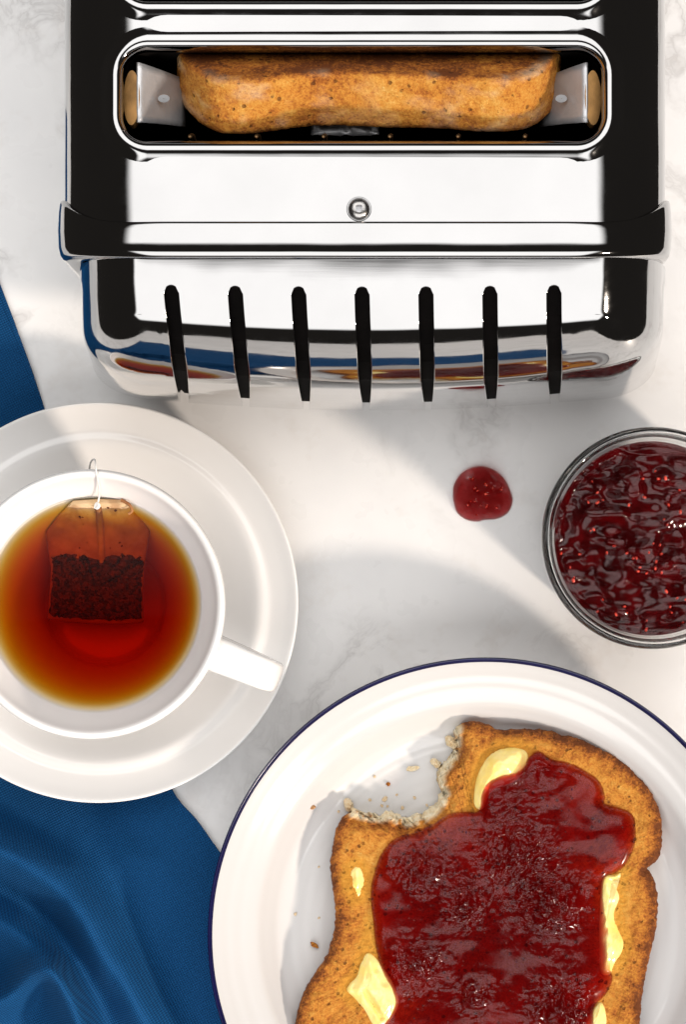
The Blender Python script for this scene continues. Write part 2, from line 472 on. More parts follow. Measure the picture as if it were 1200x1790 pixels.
def slot_liner(cx, cy, hx, hy):
    zs = [ZT-0.004, ZT-0.02, 0.09, 0.06]
    V = []; F = []
    for z in zs:
        lp = rrect(cx, cy, hx+0.0007, hy+0.0007, 0.0079, 10); nl = len(lp); V += [(x, y, z) for x, y in lp]
    for i in range(len(zs)-1):
        for k in range(nl):
            l = (k+1) % nl; F.append((i*nl+k, (i+1)*nl+k, (i+1)*nl+l, i*nl+l))
    F.append(tuple((len(zs)-1)*nl+k for k in range(nl)))
    mesh('slot_liner', V, F, BLACKM, toaster)
for s in SLOTS: slot_rim(*s); slot_liner(*s)
# guard wires along the near wall of the first slot
for px in (330, 447, 565, 682, 802, 920):
    x = W(px, 240, ZT).x
    y = CY1 - HYS + 0.0022
    V, F = tube([(x, y, ZT-0.006), (x+0.0004, y+0.0009, ZT-0.011), (x, y, 0.10), (x, y, 0.062)], 0.0006, 6)
    mesh('guard_wire', V, F, WIRE, toaster)
# curved aluminium bracket and brown oval painted as the bread's reflection, at each slot end
for sgn in (-1, 1):
    ex = CX1 + sgn*(HXS - 0.0005)
    V = []; nv = 9; nu = 10
    for i in range(nu):
        t = i/(nu-1)
        for k in range(nv):
            s = k/(nv-1)*2-1
            d = 0.0040 + 0.0118*t
            x = ex - sgn*d
            y = CY1 + s*(0.0082 - 0.0016*t) + 0.0012
            z = ZT - 0.004 - 0.017*t**1.2 - 0.0012*math.cos(s*1.5)*math.sin(t*3.1)
            V.append((x, y, z))
    base = mesh('slot_bracket', V, grid_faces(nu, nv, False, sgn > 0), ALU, toaster)
    md = base.modifiers.new('thick', 'SOLIDIFY'); md.thickness = 0.0007
    # pressed dimple on the bracket
    c = Vector((ex - sgn*0.0105, CY1+0.0005, ZT-0.0098))
    V = []; 
    for i in range(5):
        r = 0.0001 + 0.0010*i/4
        for k in range(14):
            a = 2*math.pi*k/14
            V.append((c.x + r*1.5*math.cos(a), c.y + r*math.sin(a), c.z + 0.00012*math.cos(r/0.0010*1.5) - sgn*(-1)*r*math.cos(a)*-0.0))
    F = []
    for i in range(4):
        for k in range(14):
            l = (k+1) % 14; F.append((i*14+k, i*14+l, (i+1)*14+l, (i+1)*14+k))
    mesh('dimple', V, F, DULL, base)
    loop = [(0.0062*math.cos(a)*0.38, 0.0075*math.sin(a)) for a in np.linspace(0, 2*math.pi, 29)[:-1]]
    V = [(ex - sgn*(0.0002+0.0018) + u, CY1 + v, ZT-0.0038 - 0.0035*abs(sgn*u+0.0024)/0.0048) for u, v in loop] + [(ex - sgn*0.002 + u, CY1 + v, ZT-0.012) for u, v in loop]
    n = len(loop)
    F = [tuple(range(n))] + [(k, (k+1) % n, n+(k+1) % n, n+k) for k in range(n)]
    mesh('reflection_plate', V, F, BREADREFL, toaster, False)
# small crinkled spring clip under the bread
V = []; 
for i in range(22):
    for k in range(5):
        p = W(545 + 118*i/21, 216 + 22*k/4, ZT-0.021)
        V.append((p.x, p.y, p.z + 0.0022*(N1.n(np.array([i*0.55]), np.array([k*0.8]))[0])))
spring = mesh('spring_clip', V, grid_faces(22, 5), ALU, toaster)
spring.modifiers.new('thick', 'SOLIDIFY').thickness = 0.0004

# end band wrapped round the body
def band():
    sec = full_section()
    # outward normals of the section
    P = [(x, z) for x, z, q in sec]; n = len(P); Nn = []
    for i in range(n):
        a = P[max(i-1, 0)]; b = P[min(i+1, n-1)]
        tx, tz = b[0]-a[0], b[1]-a[1]; L = math.hypot(tx, tz); Nn.append((-tz/L, tx/L))
    prof = [(0.0, -0.0015), (0.0, 0.0006), (0.012, 0.0011), (0.06, 0.0014), (0.2, 0.0017), (0.5, 0.0019), (0.78, 0.0017), (0.90, 0.0012), (0.965, 0.0004), (1.0, -0.0010), (1.0, -0.0050)]
    V = []
    for (x, z, q), (nx, nz) in zip(sec, Nn):
        low = max(0.0, (ZT-SB - z)/0.14)
        yt = W(0, 388 - 62*q**4, ZT).y; yb = W(0, 454 - 16*q**2, ZT).y
        for t, o in prof:
            V.append((XC + x + nx*o, yt + (yb-yt)*t, z + nz*o))
    return mesh('end_band', V, grid_faces(n, len(prof), False, True), STEEL, toaster)
band()
# end panel with seven slots
def end_panel():
    PX0, PX1, YA = 252.0, 1032.0, 438.0
    slots = [299, 411, 522, 633, 745, 857, 969]; drift = [26, 20, 14, 8, 4, 3, 2]; hw = 12.5
    xs = []; tagc = []
    cur = PX0; edges = []
    def span(a, b, n): return list(np.linspace(a, b, n, endpoint=False))
    isslot = []
    for s in slots:
        seg = span(cur, s-hw-1.6, 9)+[s-hw-1.6]; xs += seg; isslot += [False]*len(seg)
        seg = span(s-hw, s+hw, 6); xs += seg; isslot += [True]*len(seg)
        xs.append(s+hw); isslot.append(False)
        cur = s+hw+1.6
    seg = span(cur, PX1, 8); xs += seg; isslot += [False]*len(seg)
    xs.append(PX1); xs = np.array(xs); nc = len(xs)
    dr = np.interp(xs, slots, drift)
    # rows of the centre: plateau, arc, wall -> (world distance south of YA, z)
    Y0 = W(0, YA, ZT).y
    rows = []
    Lp = (556 - YA)*KT                       # length of the gently sloping top
    z0 = ZT - 0.0006; c0 = math.tan(R(18)); c1 = (math.tan(R(24)) - c0)/(2*Lp)
    pl = [(v-YA)*KT for v in (438, 447, 456, 465, 474, 483, 491, 504.2, 506, 516, 524, 532, 540, 548, 556)]
    for s in pl: rows.append((s, z0 - c0*s - c1*s*s))
    zP = rows[-1][1]
    for rho, f0, f1, n in ((0.0110, 24, 45, 10), (0.0460, 45, 83, 18)):
        s_e, z_e = rows[-1]
        for i in range(1, n+1):
            f = R(f0 + (f1-f0)*i/n)
            rows.append((s_e + rho*(math.sin(f)-math.sin(R(f0))), z_e - rho*(math.cos(R(f0)) - math.cos(f))))
    s_e, z_e = rows[-1]
    for i in range(1, 19):
        t = i/18
        rows.append((s_e + 0.0016*t*(1-t)*2 - 0.0026*t*t, z_e + (0.028 - z_e)*t))
    nr = len(rows); npl = len(pl)
    cxm = (PX0+PX1)/2
    P = np.zeros((nc, nr, 3))
    row_px = []
    ktop = None
    for j, (s, z) in enumerate(rows):
        for i in range(nc):
            u = (xs[i]-cxm)/(PX1-cxm)
            bow = 1 - 0.105*u*u*min(1, s/Lp)
            y = Y0 - s*bow - 0.0
            ypx = NY - y*S*H/(H-z)
            t = max(0, (ypx-500)/215)
            xp = xs[i] + dr[i]*t**1.25
            near = min(slots, key=lambda q: abs(q-xs[i])); dd = xs[i]-near
            if abs(dd) < hw+12:
                tp = max(0.0, min(1.0, (t-0.62)/0.45)); tp = 0.78*tp*tp
                xp -= dd*tp*(1 if abs(dd) <= hw+0.01 else (hw+12-abs(dd))/12*hw/abs(dd))
            P[i, j] = ((xp-NX)*(H-z)/H/S, y, z)
    # row where the slots start: round their tops
    j0 = 8
    for i in range(nc):
        near = min(slots, key=lambda s: abs(s-xs[i]))
        d = abs(near-xs[i])
        if d <= hw+1.7:
            dy = (hw - math.sqrt(max(0, hw*hw-d*d)) - 7)*KT
            P[i, j0, 1] -= dy; P[i, j0-1, 1] -= dy
            P[i, j0, 2] -= 0.0; 
    for j in (j0-1, j0):                     # keep the moved points on the sloping sheet
        for i in range(nc):
            u = (xs[i]-cxm)/(PX1-cxm); sl = Y0 - P[i, j, 1]
            for _ in range(4): sl = (Y0 - P[i, j, 1])/(1 - 0.105*u*u*min(1, sl/Lp))
            P[i, j, 2] = z0 - c0*sl - c1*sl*sl
    V = P.reshape(-1, 3).tolist(); F = []
    idx = lambda i, j: i*nr+j
    for i in range(nc-1):
        for j in range(nr-1):
            if isslot[i] and j >= j0: continue
            F.append((idx(i, j), idx(i+1, j), idx(i+1, j+1), idx(i, j+1)))
    # corners and legs
    def side(i_e, sg):
        out = []                      # list of columns (each nr - npl + 1 long)
        r0 = npl-1
        A, B_ = 0.0212, 0.045
        def o_l(j):
            zz = (P[i_e, r0, 2] - P[i_e, j, 2]); q = min(1, zz/B_)
            return A*math.sqrt(max(0, 1-(1-q)**2))
        cy = P[i_e, r0, 1]
        cols = []
        for a in np.linspace(0, math.pi/2, 15)[1:]:
            c = []
            for j in range(r0, nr):
                ob = cy - P[i_e, j, 1]
                c.append((P[i_e, j, 0] + sg*o_l(j)*math.sin(a), cy - ob*math.cos(a), P[i_e, j, 2]))
            cols.append(c)
        for k in range(npl-2, -1, -1):   # legs, plateau rows upwards
            c = []
            for j in range(r0, nr):
                f = (P[i_e, r0, 2]-P[i_e, j, 2])/(P[i_e, r0, 2]-P[i_e, nr-1, 2])
                zt = P[i_e, k, 2]
                c.append((P[i_e, j, 0] + sg*o_l(j), P[i_e, k, 1], zt + (P[i_e, nr-1, 2]-zt)*f))
            cols.append(c)
        m = nr - r0
        prev = [idx(i_e, j) for j in range(r0, nr)]
        for ci, c in enumerate(cols):
            nb = len(V)
            new = []
            for jj, p in enumerate(c):
                if jj == 0:
                    if ci < 14: new.append(idx(i_e, r0)); continue
                    k = npl-2 - (ci-14); new.append(idx(i_e, k)); continue
                V.append(p); new.append(len(V)-1)
            for jj in range(m-1):
                q = [prev[jj], prev[jj+1], new[jj+1], new[jj]]
                qq = []
                for v in q:
                    if v not in qq: qq.append(v)
                if len(qq) >= 3: F.append(tuple(qq if sg < 0 else qq[::-1])[::-1])
            prev = new
    side(0, -1); side(nc-1, 1)
    me = bpy.data.meshes.new('end_panel')
    bm = bmesh.new()
    off = rootloc(toaster)
    bv = [bm.verts.new(Vector(v)-off) for v in V]
    for f in F:
        try: bm.faces.new([bv[i] for i in f])
        except ValueError: pass
    for v in [v for v in bm.verts if not v.link_faces]: bm.verts.remove(v)
    bmesh.ops.recalc_face_normals(bm, faces=bm.faces)
    bm.normal_update()
    if sum(f.normal.z for f in bm.faces) < 0:
        bmesh.ops.reverse_faces(bm, faces=bm.faces); bm.normal_update()
    # ease the corners
    xl, xr = W(PX0+22, 0, ZT).x - off.x, W(PX1-22, 0, ZT).x - off.x; ylim = W(0, 470, ZT).y - off.y
    cv = [v for v in bm.verts if (v.co.x < xl or v.co.x > xr) and v.co.y < ylim and not any(e.is_boundary for e in v.link_edges)]
    for _ in range(5): bmesh.ops.smooth_vert(bm, verts=cv, factor=0.5, use_axis_x=True, use_axis_y=True, use_axis_z=True)
    bm.normal_update()
    # slot lips: fold the open edges inwards
    ytop = W(0, 470, ZT).y - off.y
    be = [e for e in bm.edges if e.is_boundary and all(v.co.y < ytop for v in e.verts)
          and not all(v.co.z < 0.0285 for v in e.verts)]
    # keep only those beside a slot
    def slot_dir(v):
        p = v.co + off
        xp = NX + p.x*S*H/(H-p.z); yp = NY - p.y*S*H/(H-p.z)
        t = max(0, (yp-500)/215)**1.25
        k = min(range(7), key=lambda k: abs(slots[k]+drift[k]*t - xp))
        return (slots[k]+drift[k]*t - xp), yp
    be = [e for e in be if abs(slot_dir(e.verts[0])[0]) < hw+3]
    nrm = {}
    for e in be:
        for v in e.verts: nrm[v] = v.normal.copy()
    cur = be; nr_now = nrm
    for step in ((0.0, 0.00015), (0.0, 0.0006), (0.0, 0.0034)):
        ret = bmesh.ops.extrude_edge_only(bm, edges=cur)
        nv = [g for g in ret['geom'] if isinstance(g, bmesh.types.BMVert)]
        ne = [g for g in ret['geom'] if isinstance(g, bmesh.types.BMEdge)]
        nn = {}
        for v in nv:
            src = None
            for e in v.link_edges:
                o = e.other_vert(v)
                if o in nr_now and o not in nv: src = o; break
            n0 = nr_now[src] if src else Vector((0, 0, 1)); nn[v] = n0
            dx, yp = slot_dir(v)
            sx = 0 if abs(dx) < 1.2 else math.copysign(1, dx)
            sy = -1 if yp < 512 and abs(dx) < hw-2 else 0
            v.co = v.co - n0*step[1] + Vector((sx*step[0], sy*step[0], 0))
        cur = [e for e in ne if all(v in nn for v in e.verts)]; nr_now = nn
    for f in bm.faces: f.smooth = True
    bm.normal_update()
    bm.to_mesh(me); bm.free()
    me.materials.append(STEEL)
    return link('end_panel', me, toaster)
end_panel()
# dark inner frame seen through the slots
y_wall = W(0, 438, ZT).y - (566-438)*KT
def inner_frame():
    Yb = W(0, 438, ZT).y
    line = [(Yb, 0.0295), (Yb, ZT-0.006), (Yb-0.009, ZT-0.0085), (Yb-0.0175, ZT-0.0145), (Yb-0.0235, ZT-0.022), (Yb-0.0275, ZT-0.034), (Yb-0.0308, 0.135), (Yb-0.0298, 0.0295)]
    n = len(line); V = []; xs = np.linspace(XC-0.060, XC+0.064, 15); xm = (xs[0]+xs[-1])/2
    for x in xs:
        u = (x-xm)/(xs[-1]-xm)
        V += [(x, Yb - (Yb-y)*(1-0.105*u*u), z) for y, z in line]
    F = [tuple(range(n)), tuple(reversed(range(14*n, 15*n)))]
    for i in range(14): F += [(i*n+k, i*n+(k+1) % n, (i+1)*n+(k+1) % n, (i+1)*n+k) for k in range(n)]
    mesh('inner_frame', V, F, BLACKM, toaster, False)
inner_frame()
# screw on the top
def screw():
    c = W(628, 366, ZT)
    lathe('screw_recess', [(0.0034, 0.0), (0.0033, 0.00025), (0.0030, 0.0002), (0.0028, 0.0001)], (c.x, c.y), STEEL, toaster, 40).location.z = ZT
    prof = soft([(0.0028, -0.0002), (0.0028, 0.0006), (0.0025, 0.0013), (0.0017, 0.0018), (0.0011, 0.00195)], 16)
    s = lathe('screw', [(r, z+ZT) for r, z in prof], (c.x, c.y), SCREWM, toaster, 40)
    # square recess with a flat floor
    V = []; F = []
    h = 0.0011
    ring = [(math.cos(2*math.pi*k/40)*0.0011, math.sin(2*math.pi*k/40)*0.0011) for k in range(40)]
    sq = [(max(-1, min(1, 1.35*math.cos(2*math.pi*k/40)))*h*0.75, max(-1, min(1, 1.35*math.sin(2*math.pi*k/40)))*h*0.75) for k in range(40)]
    for lp, z in ((ring, 0.00195), (sq, 0.0019), (sq, 0.0008)): V += [(c.x+x, c.y+y, ZT+z) for x, y in lp]
    for i in range(2):
        for k in range(40):
            l = (k+1) % 40; F.append((i*40+k, i*40+l, (i+1)*40+l, (i+1)*40+k))
    F.append(tuple(range(80, 120)))
    mesh('socket', V, F, ALU, s, False)
screw()
for sx in (-1, 1):
    for y in (W(0, 470, ZT).y, 0.29):
        lathe('foot', [(0.0, 0.0), (0.008, 0.0), (0.009, 0.002), (0.009, 0.0225), (0.0, 0.0225)], (XC+sx*0.055, y), RUBBER, toaster, 24)

# ------------------------------------------------------------------ bread standing in the slot
def slot_bread():
    # outline of the slice in its own plane: u across, v up (metres)
    hw = 0.0530
    pts = []
    for t in np.linspace(-1, 1, 61):
        a = abs(t)
        v = 0.0046*math.exp(-((a-0.62)/0.30)**2) - 0.0005
        v -= 0.0165*max(0, (a-0.72)/0.28)**2.6
        v += 0.0010*math.sin(t*7.0+0.8)
        pts.append((t*hw, v))
    pts += [(hw+0.0006, -0.022), (hw-0.001, -0.034), (hw-0.005, -0.050), (hw-0.006, -0.09), (-hw+0.006, -0.09), (-hw+0.005, -0.050), (-hw+0.001, -0.034), (-hw-0.0006, -0.022)]
    O = catmull(pts, 420)
    th = 0.0168
    tau = R(36)                         # the slice leans: its top towards the lens side
    bc = W(645, 178, ZT-0.006)          # middle of the top crust
    prof = []                           # (inset, w) across the thickness
    for w_ in np.linspace(-1, 1, 25):
        r = (0.0016 if w_ < 0 else 0.0045)*(1-math.sqrt(max(0, 1-max(0, (abs(w_)-(0.88 if w_ < 0 else 0.72))/(0.12 if w_ < 0 else 0.28))**2)))
        prof.append((r if w_ < 0 else r*0.45, w_*th/2))
    cen = np.array([0, -0.042])
    V = []; crust = []; pale = []
    nrm = np.stack([np.roll(O, -1, 0)[:, 1]-np.roll(O, 1, 0)[:, 1], -(np.roll(O, -1, 0)[:, 0]-np.roll(O, 1, 0)[:, 0])], 1)
    nrm /= np.linalg.norm(nrm, axis=1)[:, None]
    sgn = np.sign(((O-cen)*nrm).sum(1)); nrm *= sgn[:, None]
    n = len(O)
    def place(u, w_, v):                # slice axes -> world
        y = -w_*math.cos(tau) - v*math.sin(tau); z = -w_*math.sin(tau)*-1*(-1) + v*math.cos(tau)
        return (bc.x + u, bc.y + y, bc.z + z)
    rings = []
    for f in (0.02, 0.3, 0.55, 0.75, 0.88, 0.95): rings.append((f, prof[0][1], True))
    for ins, w_ in prof: rings.append((ins, w_, False))
    for f in (0.95, 0.88, 0.75, 0.55, 0.3, 0.02): rings.append((f, prof[-1][1], True))
    ang = np.arange(n)
    for a, w_, isf in rings:
        if isf: q = cen + (O - nrm*(prof[0][0] if w_ < 0 else prof[-1][0]) - cen)*a
        else: q = O - nrm*a
        nz = N1.f(q[:, 0]*700+50, q[:, 1]*700+w_*700+80, 4)-0.5
        nz2 = N2.f(q[:, 0]*140+50, q[:, 1]*140+w_*200+80, 3)-0.5
        for k in range(n):
            d = 0.0 if isf else (nz[k]*0.0008 + nz2[k]*0.0007)
            p = q[k] + nrm[k]*d
            wv = w_ + (nz[k]*0.0006 if isf else 0)
            V.append(place(p[0], wv, p[1])); crust.append(0.95 if isf else 0.95*float(sst(0.86, 1.0, -w_/th*2)) + 0.35*float(sst(0.0, 1.0, w_/th*2))); pale.append(0.0 if isf else 0.26*float(sst(0.45, 0.8, N3.f(np.array([p[0]*170+20]), np.array([w_*220+20]), 4)[0]))*float(sst(-0.02, 0.05, abs(p[0]))))  # cut faces: toasting plus the slot's shade, both put into the colour
    F = []
    m = len(rings)
    for i in range(m-1):
        for k in range(n):
            l = (k+1) % n; F.append((i*n+k, i*n+l, (i+1)*n+l, (i+1)*n+k))
    F.append(tuple(range(n))); F.append(tuple((m-1)*n+k for k in reversed(range(n))))
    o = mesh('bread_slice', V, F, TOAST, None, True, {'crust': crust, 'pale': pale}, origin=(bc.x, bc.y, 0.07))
    bm = bmesh.new(); bm.from_mesh(o.data); bmesh.ops.recalc_face_normals(bm, faces=bm.faces); bm.to_mesh(o.data); bm.free()
    tag(o, 'browned bread slice with its crust up inside the toaster slot', 'bread')
slot_bread()

def seeds(name, pts, parent, mat, size, label=None):
    V = []; F = []
    t = (1+5**0.5)/2
    ico = np.array([(-1,t,0),(1,t,0),(-1,-t,0),(1,-t,0),(0,-1,t),(0,1,t),(0,-1,-t),(0,1,-t),(t,0,-1),(t,0,1),(-t,0,-1),(-t,0,1)], float); ico /= np.linalg.norm(ico[0])
    IF = [(0,11,5),(0,5,1),(0,1,7),(0,7,10),(0,10,11),(1,5,9),(5,11,4),(11,10,2),(10,7,6),(7,1,8),(3,9,4),(3,4,2),(3,2,6),(3,6,8),(3,8,9),(4,9,5),(2,4,11),(6,2,10),(8,6,7),(9,8,1)]
    for p in pts:
        a = RNG.rand()*6.28; sc_ = size*(0.7+0.7*RNG.rand())
        q = ico*np.array([1.35, 0.85, 0.6])*sc_
        q = np.stack([q[:, 0]*math.cos(a)-q[:, 1]*math.sin(a), q[:, 0]*math.sin(a)+q[:, 1]*math.cos(a), q[:, 2]], 1)
        n = len(V); V += [tuple(np.array(p)+v) for v in q]; F += [tuple(i+n for i in f) for f in IF]
    o = mesh(name, V, F, mat, parent); o['kind'] = 'stuff'
    if label: o['label'] = label
    return o
# ------------------------------------------------------------------ saucer, cup, tea
def saucer():
    c = W(172, 1053, 0.018); Rr = 350*(1-0.018)/S
    top = [(0.0001, 0.0062), (0.30, 0.0062), (0.52, 0.0064), (0.60, 0.0072), (0.70, 0.0108), (0.785, 0.0142), (0.82, 0.0149), (0.86, 0.0147), (0.93, 0.0163), (0.985, 0.0182), (0.997, 0.0186), (1.0, 0.0181), (0.993, 0.0172), (0.95, 0.0150), (0.80, 0.0112), (0.66, 0.0060), (0.58, 0.0030), (0.55, 0.0028), (0.53, 0.0040), (0.3, 0.0042), (0.0001, 0.0042)]
    P = soft([(r*Rr, z) for r, z in top], 150)
    o = lathe('saucer', P, (0, 0), CHINA); o.location = (c.x, c.y, 0)
    tag(o, 'round white porcelain saucer beneath the cup of tea', 'saucer')
saucer()
CR = W(158, 1056, 0.066)
inner = [(0.0400, 0.0656), (0.0384, 0.0622), (0.0358, 0.0575), (0.0340, 0.0542), (0.0318, 0.0500), (0.0282, 0.0400), (0.0245, 0.0300), (0.0208, 0.0205), (0.0194, 0.0158), (0.0170, 0.0136), (0.0090, 0.0130), (0.0001, 0.0130)]
cup = thing('teacup', 'white porcelain teacup filled with black tea standing on the saucer', 'cup', (CR.x, CR.y, 0.0075))
def cup_parts():
    outer = [(0.0001, 0.0090), (0.0190, 0.0090), (0.0200, 0.0078), (0.0220, 0.0078), (0.0232, 0.0110), (0.0250, 0.0180), (0.0300, 0.0285), (0.0356, 0.0420), (0.0402, 0.0560), (0.0420, 0.0635), (0.0424, 0.0650), (0.0419, 0.0662), (0.0409, 0.0663)]
    P = soft(outer + inner, 170)
    lathe('bowl', P, (CR.x, CR.y), CHINA, cup)
    a = math.atan2(-(1166-1056), 430-158); d = Vector((math.cos(a), math.sin(a), 0)); s = Vector((-math.sin(a), math.cos(a), 0))
    path = catmull([(0.0395, 0.0585), (0.046, 0.0597), (0.053, 0.0603), (0.0588, 0.0585), (0.0616, 0.0520), (0.0600, 0.0425), (0.0545, 0.0335), (0.0440, 0.0275), (0.0310, 0.0265)], 40, False)
    V = []; ns = 20
    for i, (r, z) in enumerate(path):
        p0 = path[max(i-1, 0)]; p1 = path[min(i+1, len(path)-1)]
        t = np.array(p1)-np.array(p0); t /= np.linalg.norm(t); nn = (-t[1], t[0])
        wd = 0.0057 - 0.0008*math.sin(math.pi*i/39); thk = 0.0021
        for k in range(ns):
            b = 2*math.pi*k/ns; cw = math.copysign(abs(math.cos(b))**0.5, math.cos(b)); sw = math.copysign(abs(math.sin(b))**0.7, math.sin(b))
            q = Vector((CR.x, CR.y, 0)) + d*(r + nn[0]*thk*sw) + s*(wd*cw) + Vector((0, 0, z + nn[1]*thk*sw))
            V.append(tuple(q))
    F = []
    for i in range(len(path)-1):
        for k in range(ns):
            l = (k+1) % ns; F.append((i*ns+k, i*ns+l, (i+1)*ns+l, (i+1)*ns+k))
    mesh('handle', V, F, CHINA, cup)
cup_parts()
ZTEA = 0.0540
def tea():
    IN = np.array(inner)[::-1]; zs = IN[:, 1]; rs = IN[:, 0]
    dense = soft(inner, 80)[::-1]
    below = [(r+0.0003, z-0.0002) for r, z in dense if z < ZTEA+0.0003]
    rt = below[-1][0]
    prof = [(0.0001, ZTEA)] + [(rt*f, ZTEA) for f in (0.3, 0.6, 0.8, 0.9, 0.95)] + [(rt-0.0009, ZTEA+0.0001), (rt-0.0003, ZTEA+0.0004), (rt+0.0002, ZTEA+0.0008)] + below[::-1] + [(0.0001, below[0][1])]
    o = lathe('tea', prof, (0, 0), TEA, None, 128); o.location = (CR.x, CR.y, 0)
    bm = bmesh.new(); bm.from_mesh(o.data); bmesh.ops.remove_doubles(bm, verts=bm.verts, dist=1e-5); bmesh.ops.recalc_face_normals(bm, faces=bm.faces); bm.to_mesh(o.data); bm.free()
    tag(o, 'amber to deep red black tea filling the white cup', 'tea')
tea()
def bag_z(py): return ZTEA + 0.0006 - 0.0290*np.clip((py-884)/206, 0, 1)**0.62 + 0.0*py
def tea_bag():
    bag = thing('tea_bag', 'square paper tea bag with white string steeping in the tea', 'tea bag', W(170, 980, 0.04))
    out = [(128, 875), (172, 872), (217, 873), (240, 895), (262, 928), (257, 960), (252, 1000), (250, 1045), (252, 1088), (210, 1091), (165, 1090), (120, 1087), (82, 1082), (86, 1040), (89, 995), (84, 960), (80, 930), (102, 900)]
    def fill(outline, center, lift, thick, nu=120, nr=22, rough=0.0):
        O = np.array(outline) if len(outline) == nu else resample(outline, nu)
        c = np.array(center, float); V = []
        fr = 1-(1-np.linspace(0.01, 1, nr))**1.5
        for side in (1, -1):
            for f in fr:
                Q = c + (O-c)*f
                D = poly_dist(Q[:, 0], Q[:, 1], O) if f < 1 else np.zeros(len(Q))
                b = thick*np.sqrt(1-(1-np.clip(D/45, 0, 1))**2)
                z = bag_z(Q[:, 1]) + lift + side*b + (N1.f(Q[:, 0]*0.05, Q[:, 1]*0.05, 3)-0.5)*0.0022*np.clip(D/8, 0.2, 1) + (N2.f(Q[:, 0]*0.22, Q[:, 1]*0.22, 3)-0.5)*rough*np.clip(D/6, 0, 1)
                for (x, y), zz in zip(Q, z): V.append(tuple(W(x, y, zz)))
        F = []
        for s in range(2):
            b0 = s*nr*nu
            for i in range(nr-1):
                for k in range(nu):
                    l = (k+1) % nu; q = (b0+i*nu+k, b0+i*nu+l, b0+(i+1)*nu+l, b0+(i+1)*nu+k); F.append(q if s else q[::-1])
            F.append(tuple(b0+k for k in range(nu)) if s == 0 else tuple(b0+k for k in reversed(range(nu))))
        for k in range(nu):
            l = (k+1) % nu; F.append(((nr-1)*nu+k, (nr-1)*nu+l, nr*nu+(nr-1)*nu+l, nr*nu+(nr-1)*nu+k))
        return V, F
    V, F = fill(out, (168, 985), 0.0, 0.0024)
    dry = [float(sst(ZTEA-0.0075, ZTEA-0.0005, v[2]))*(0.55+0.45*float(N3.f(np.array([v[0]*320+9]), np.array([v[1]*320+9]), 3)[0] > 0.46)) for v in V]
    mesh('paper', V, F, PAPER, bag, True, {'dry': dry})
    lv = [(92, 972), (130, 966), (172, 972), (215, 966), (250, 978), (247, 1030), (249, 1080), (208, 1084), (165, 1083), (122, 1081), (86, 1076), (91, 1030)]
    lv = resample(lv, 140); lv = lv + (RNG.rand(140, 2)-0.5)*np.where(lv[:, 1:] < 1000, 9, 4)
    V, F = fill(lv, (168, 1030), 0.0016, 0.0026, 140, 40, 0.0026)
    mesh('leaf_filling', V, F, LEAF, bag)
    sp = []
    for i in range(34):
        x, y = 95+RNG.rand()*150, 888+RNG.rand()*90
        if i < 12: x, y = 145+RNG.rand()*80, 886+RNG.rand()*40
        sp.append(tuple(W(x, y, float(bag_z(np.array(y)))+0.0020)))
    seeds('leaf_specks', sp, bag, LEAF, 0.00042)
    # centre crease of the folded paper
    V, F = tube([W(172, 885, bag_z(np.array(885.))+0.0012), W(176, 930, bag_z(np.array(930.))+0.0024), W(178, 985, bag_z(np.array(985.))+0.0022)], 0.0011, 8)
    mesh('paper_fold', V, F, PAPER, bag)
    # folded corner flap
    pts = catmull([W(212, 874, ZTEA+0.0018), W(226, 882, ZTEA+0.0026), W(231, 893, ZTEA+0.0022), W(225, 898, ZTEA+0.0018)], 14, False)
    V, F = tube(pts, 0.0005, 6); mesh('paper_edge', V, F, PAPER, bag)
    p = catmull([W(168, 886, ZTEA+0.0022), W(172, 876, ZTEA+0.0026), W(174, 858, 0.0605), W(171, 838, 0.0655), W(168, 822, 0.0676), W(167, 808, 0.0669), W(165, 803, 0.0640), W(160, 806, 0.0600), W(157, 815, 0.0540), W(156, 830, 0.046)], 44, False)
    V, F = tube(p, 0.00030, 7); mesh('string', V, F, THREAD, bag)
    kn = [W(167, 884, ZTEA+0.0020), W(170, 880, ZTEA+0.0026), W(173, 884, ZTEA+0.0028), W(170, 888, ZTEA+0.0022), W(166, 886, ZTEA+0.0018)]
    V, F = tube(catmull(kn, 16, False), 0.00055, 6); mesh('knot', V, F, THREAD, bag)
def resample(pts, n):
    P = np.array(pts, float); Q = np.vstack([P, P[:1]])
    d = np.r_[0, np.cumsum(np.linalg.norm(np.diff(Q, axis=0), axis=1))]; s = np.linspace(0, d[-1], n, endpoint=False)
    return np.stack([np.interp(s, d, Q[:, 0]), np.interp(s, d, Q[:, 1])], 1)
tea_bag()

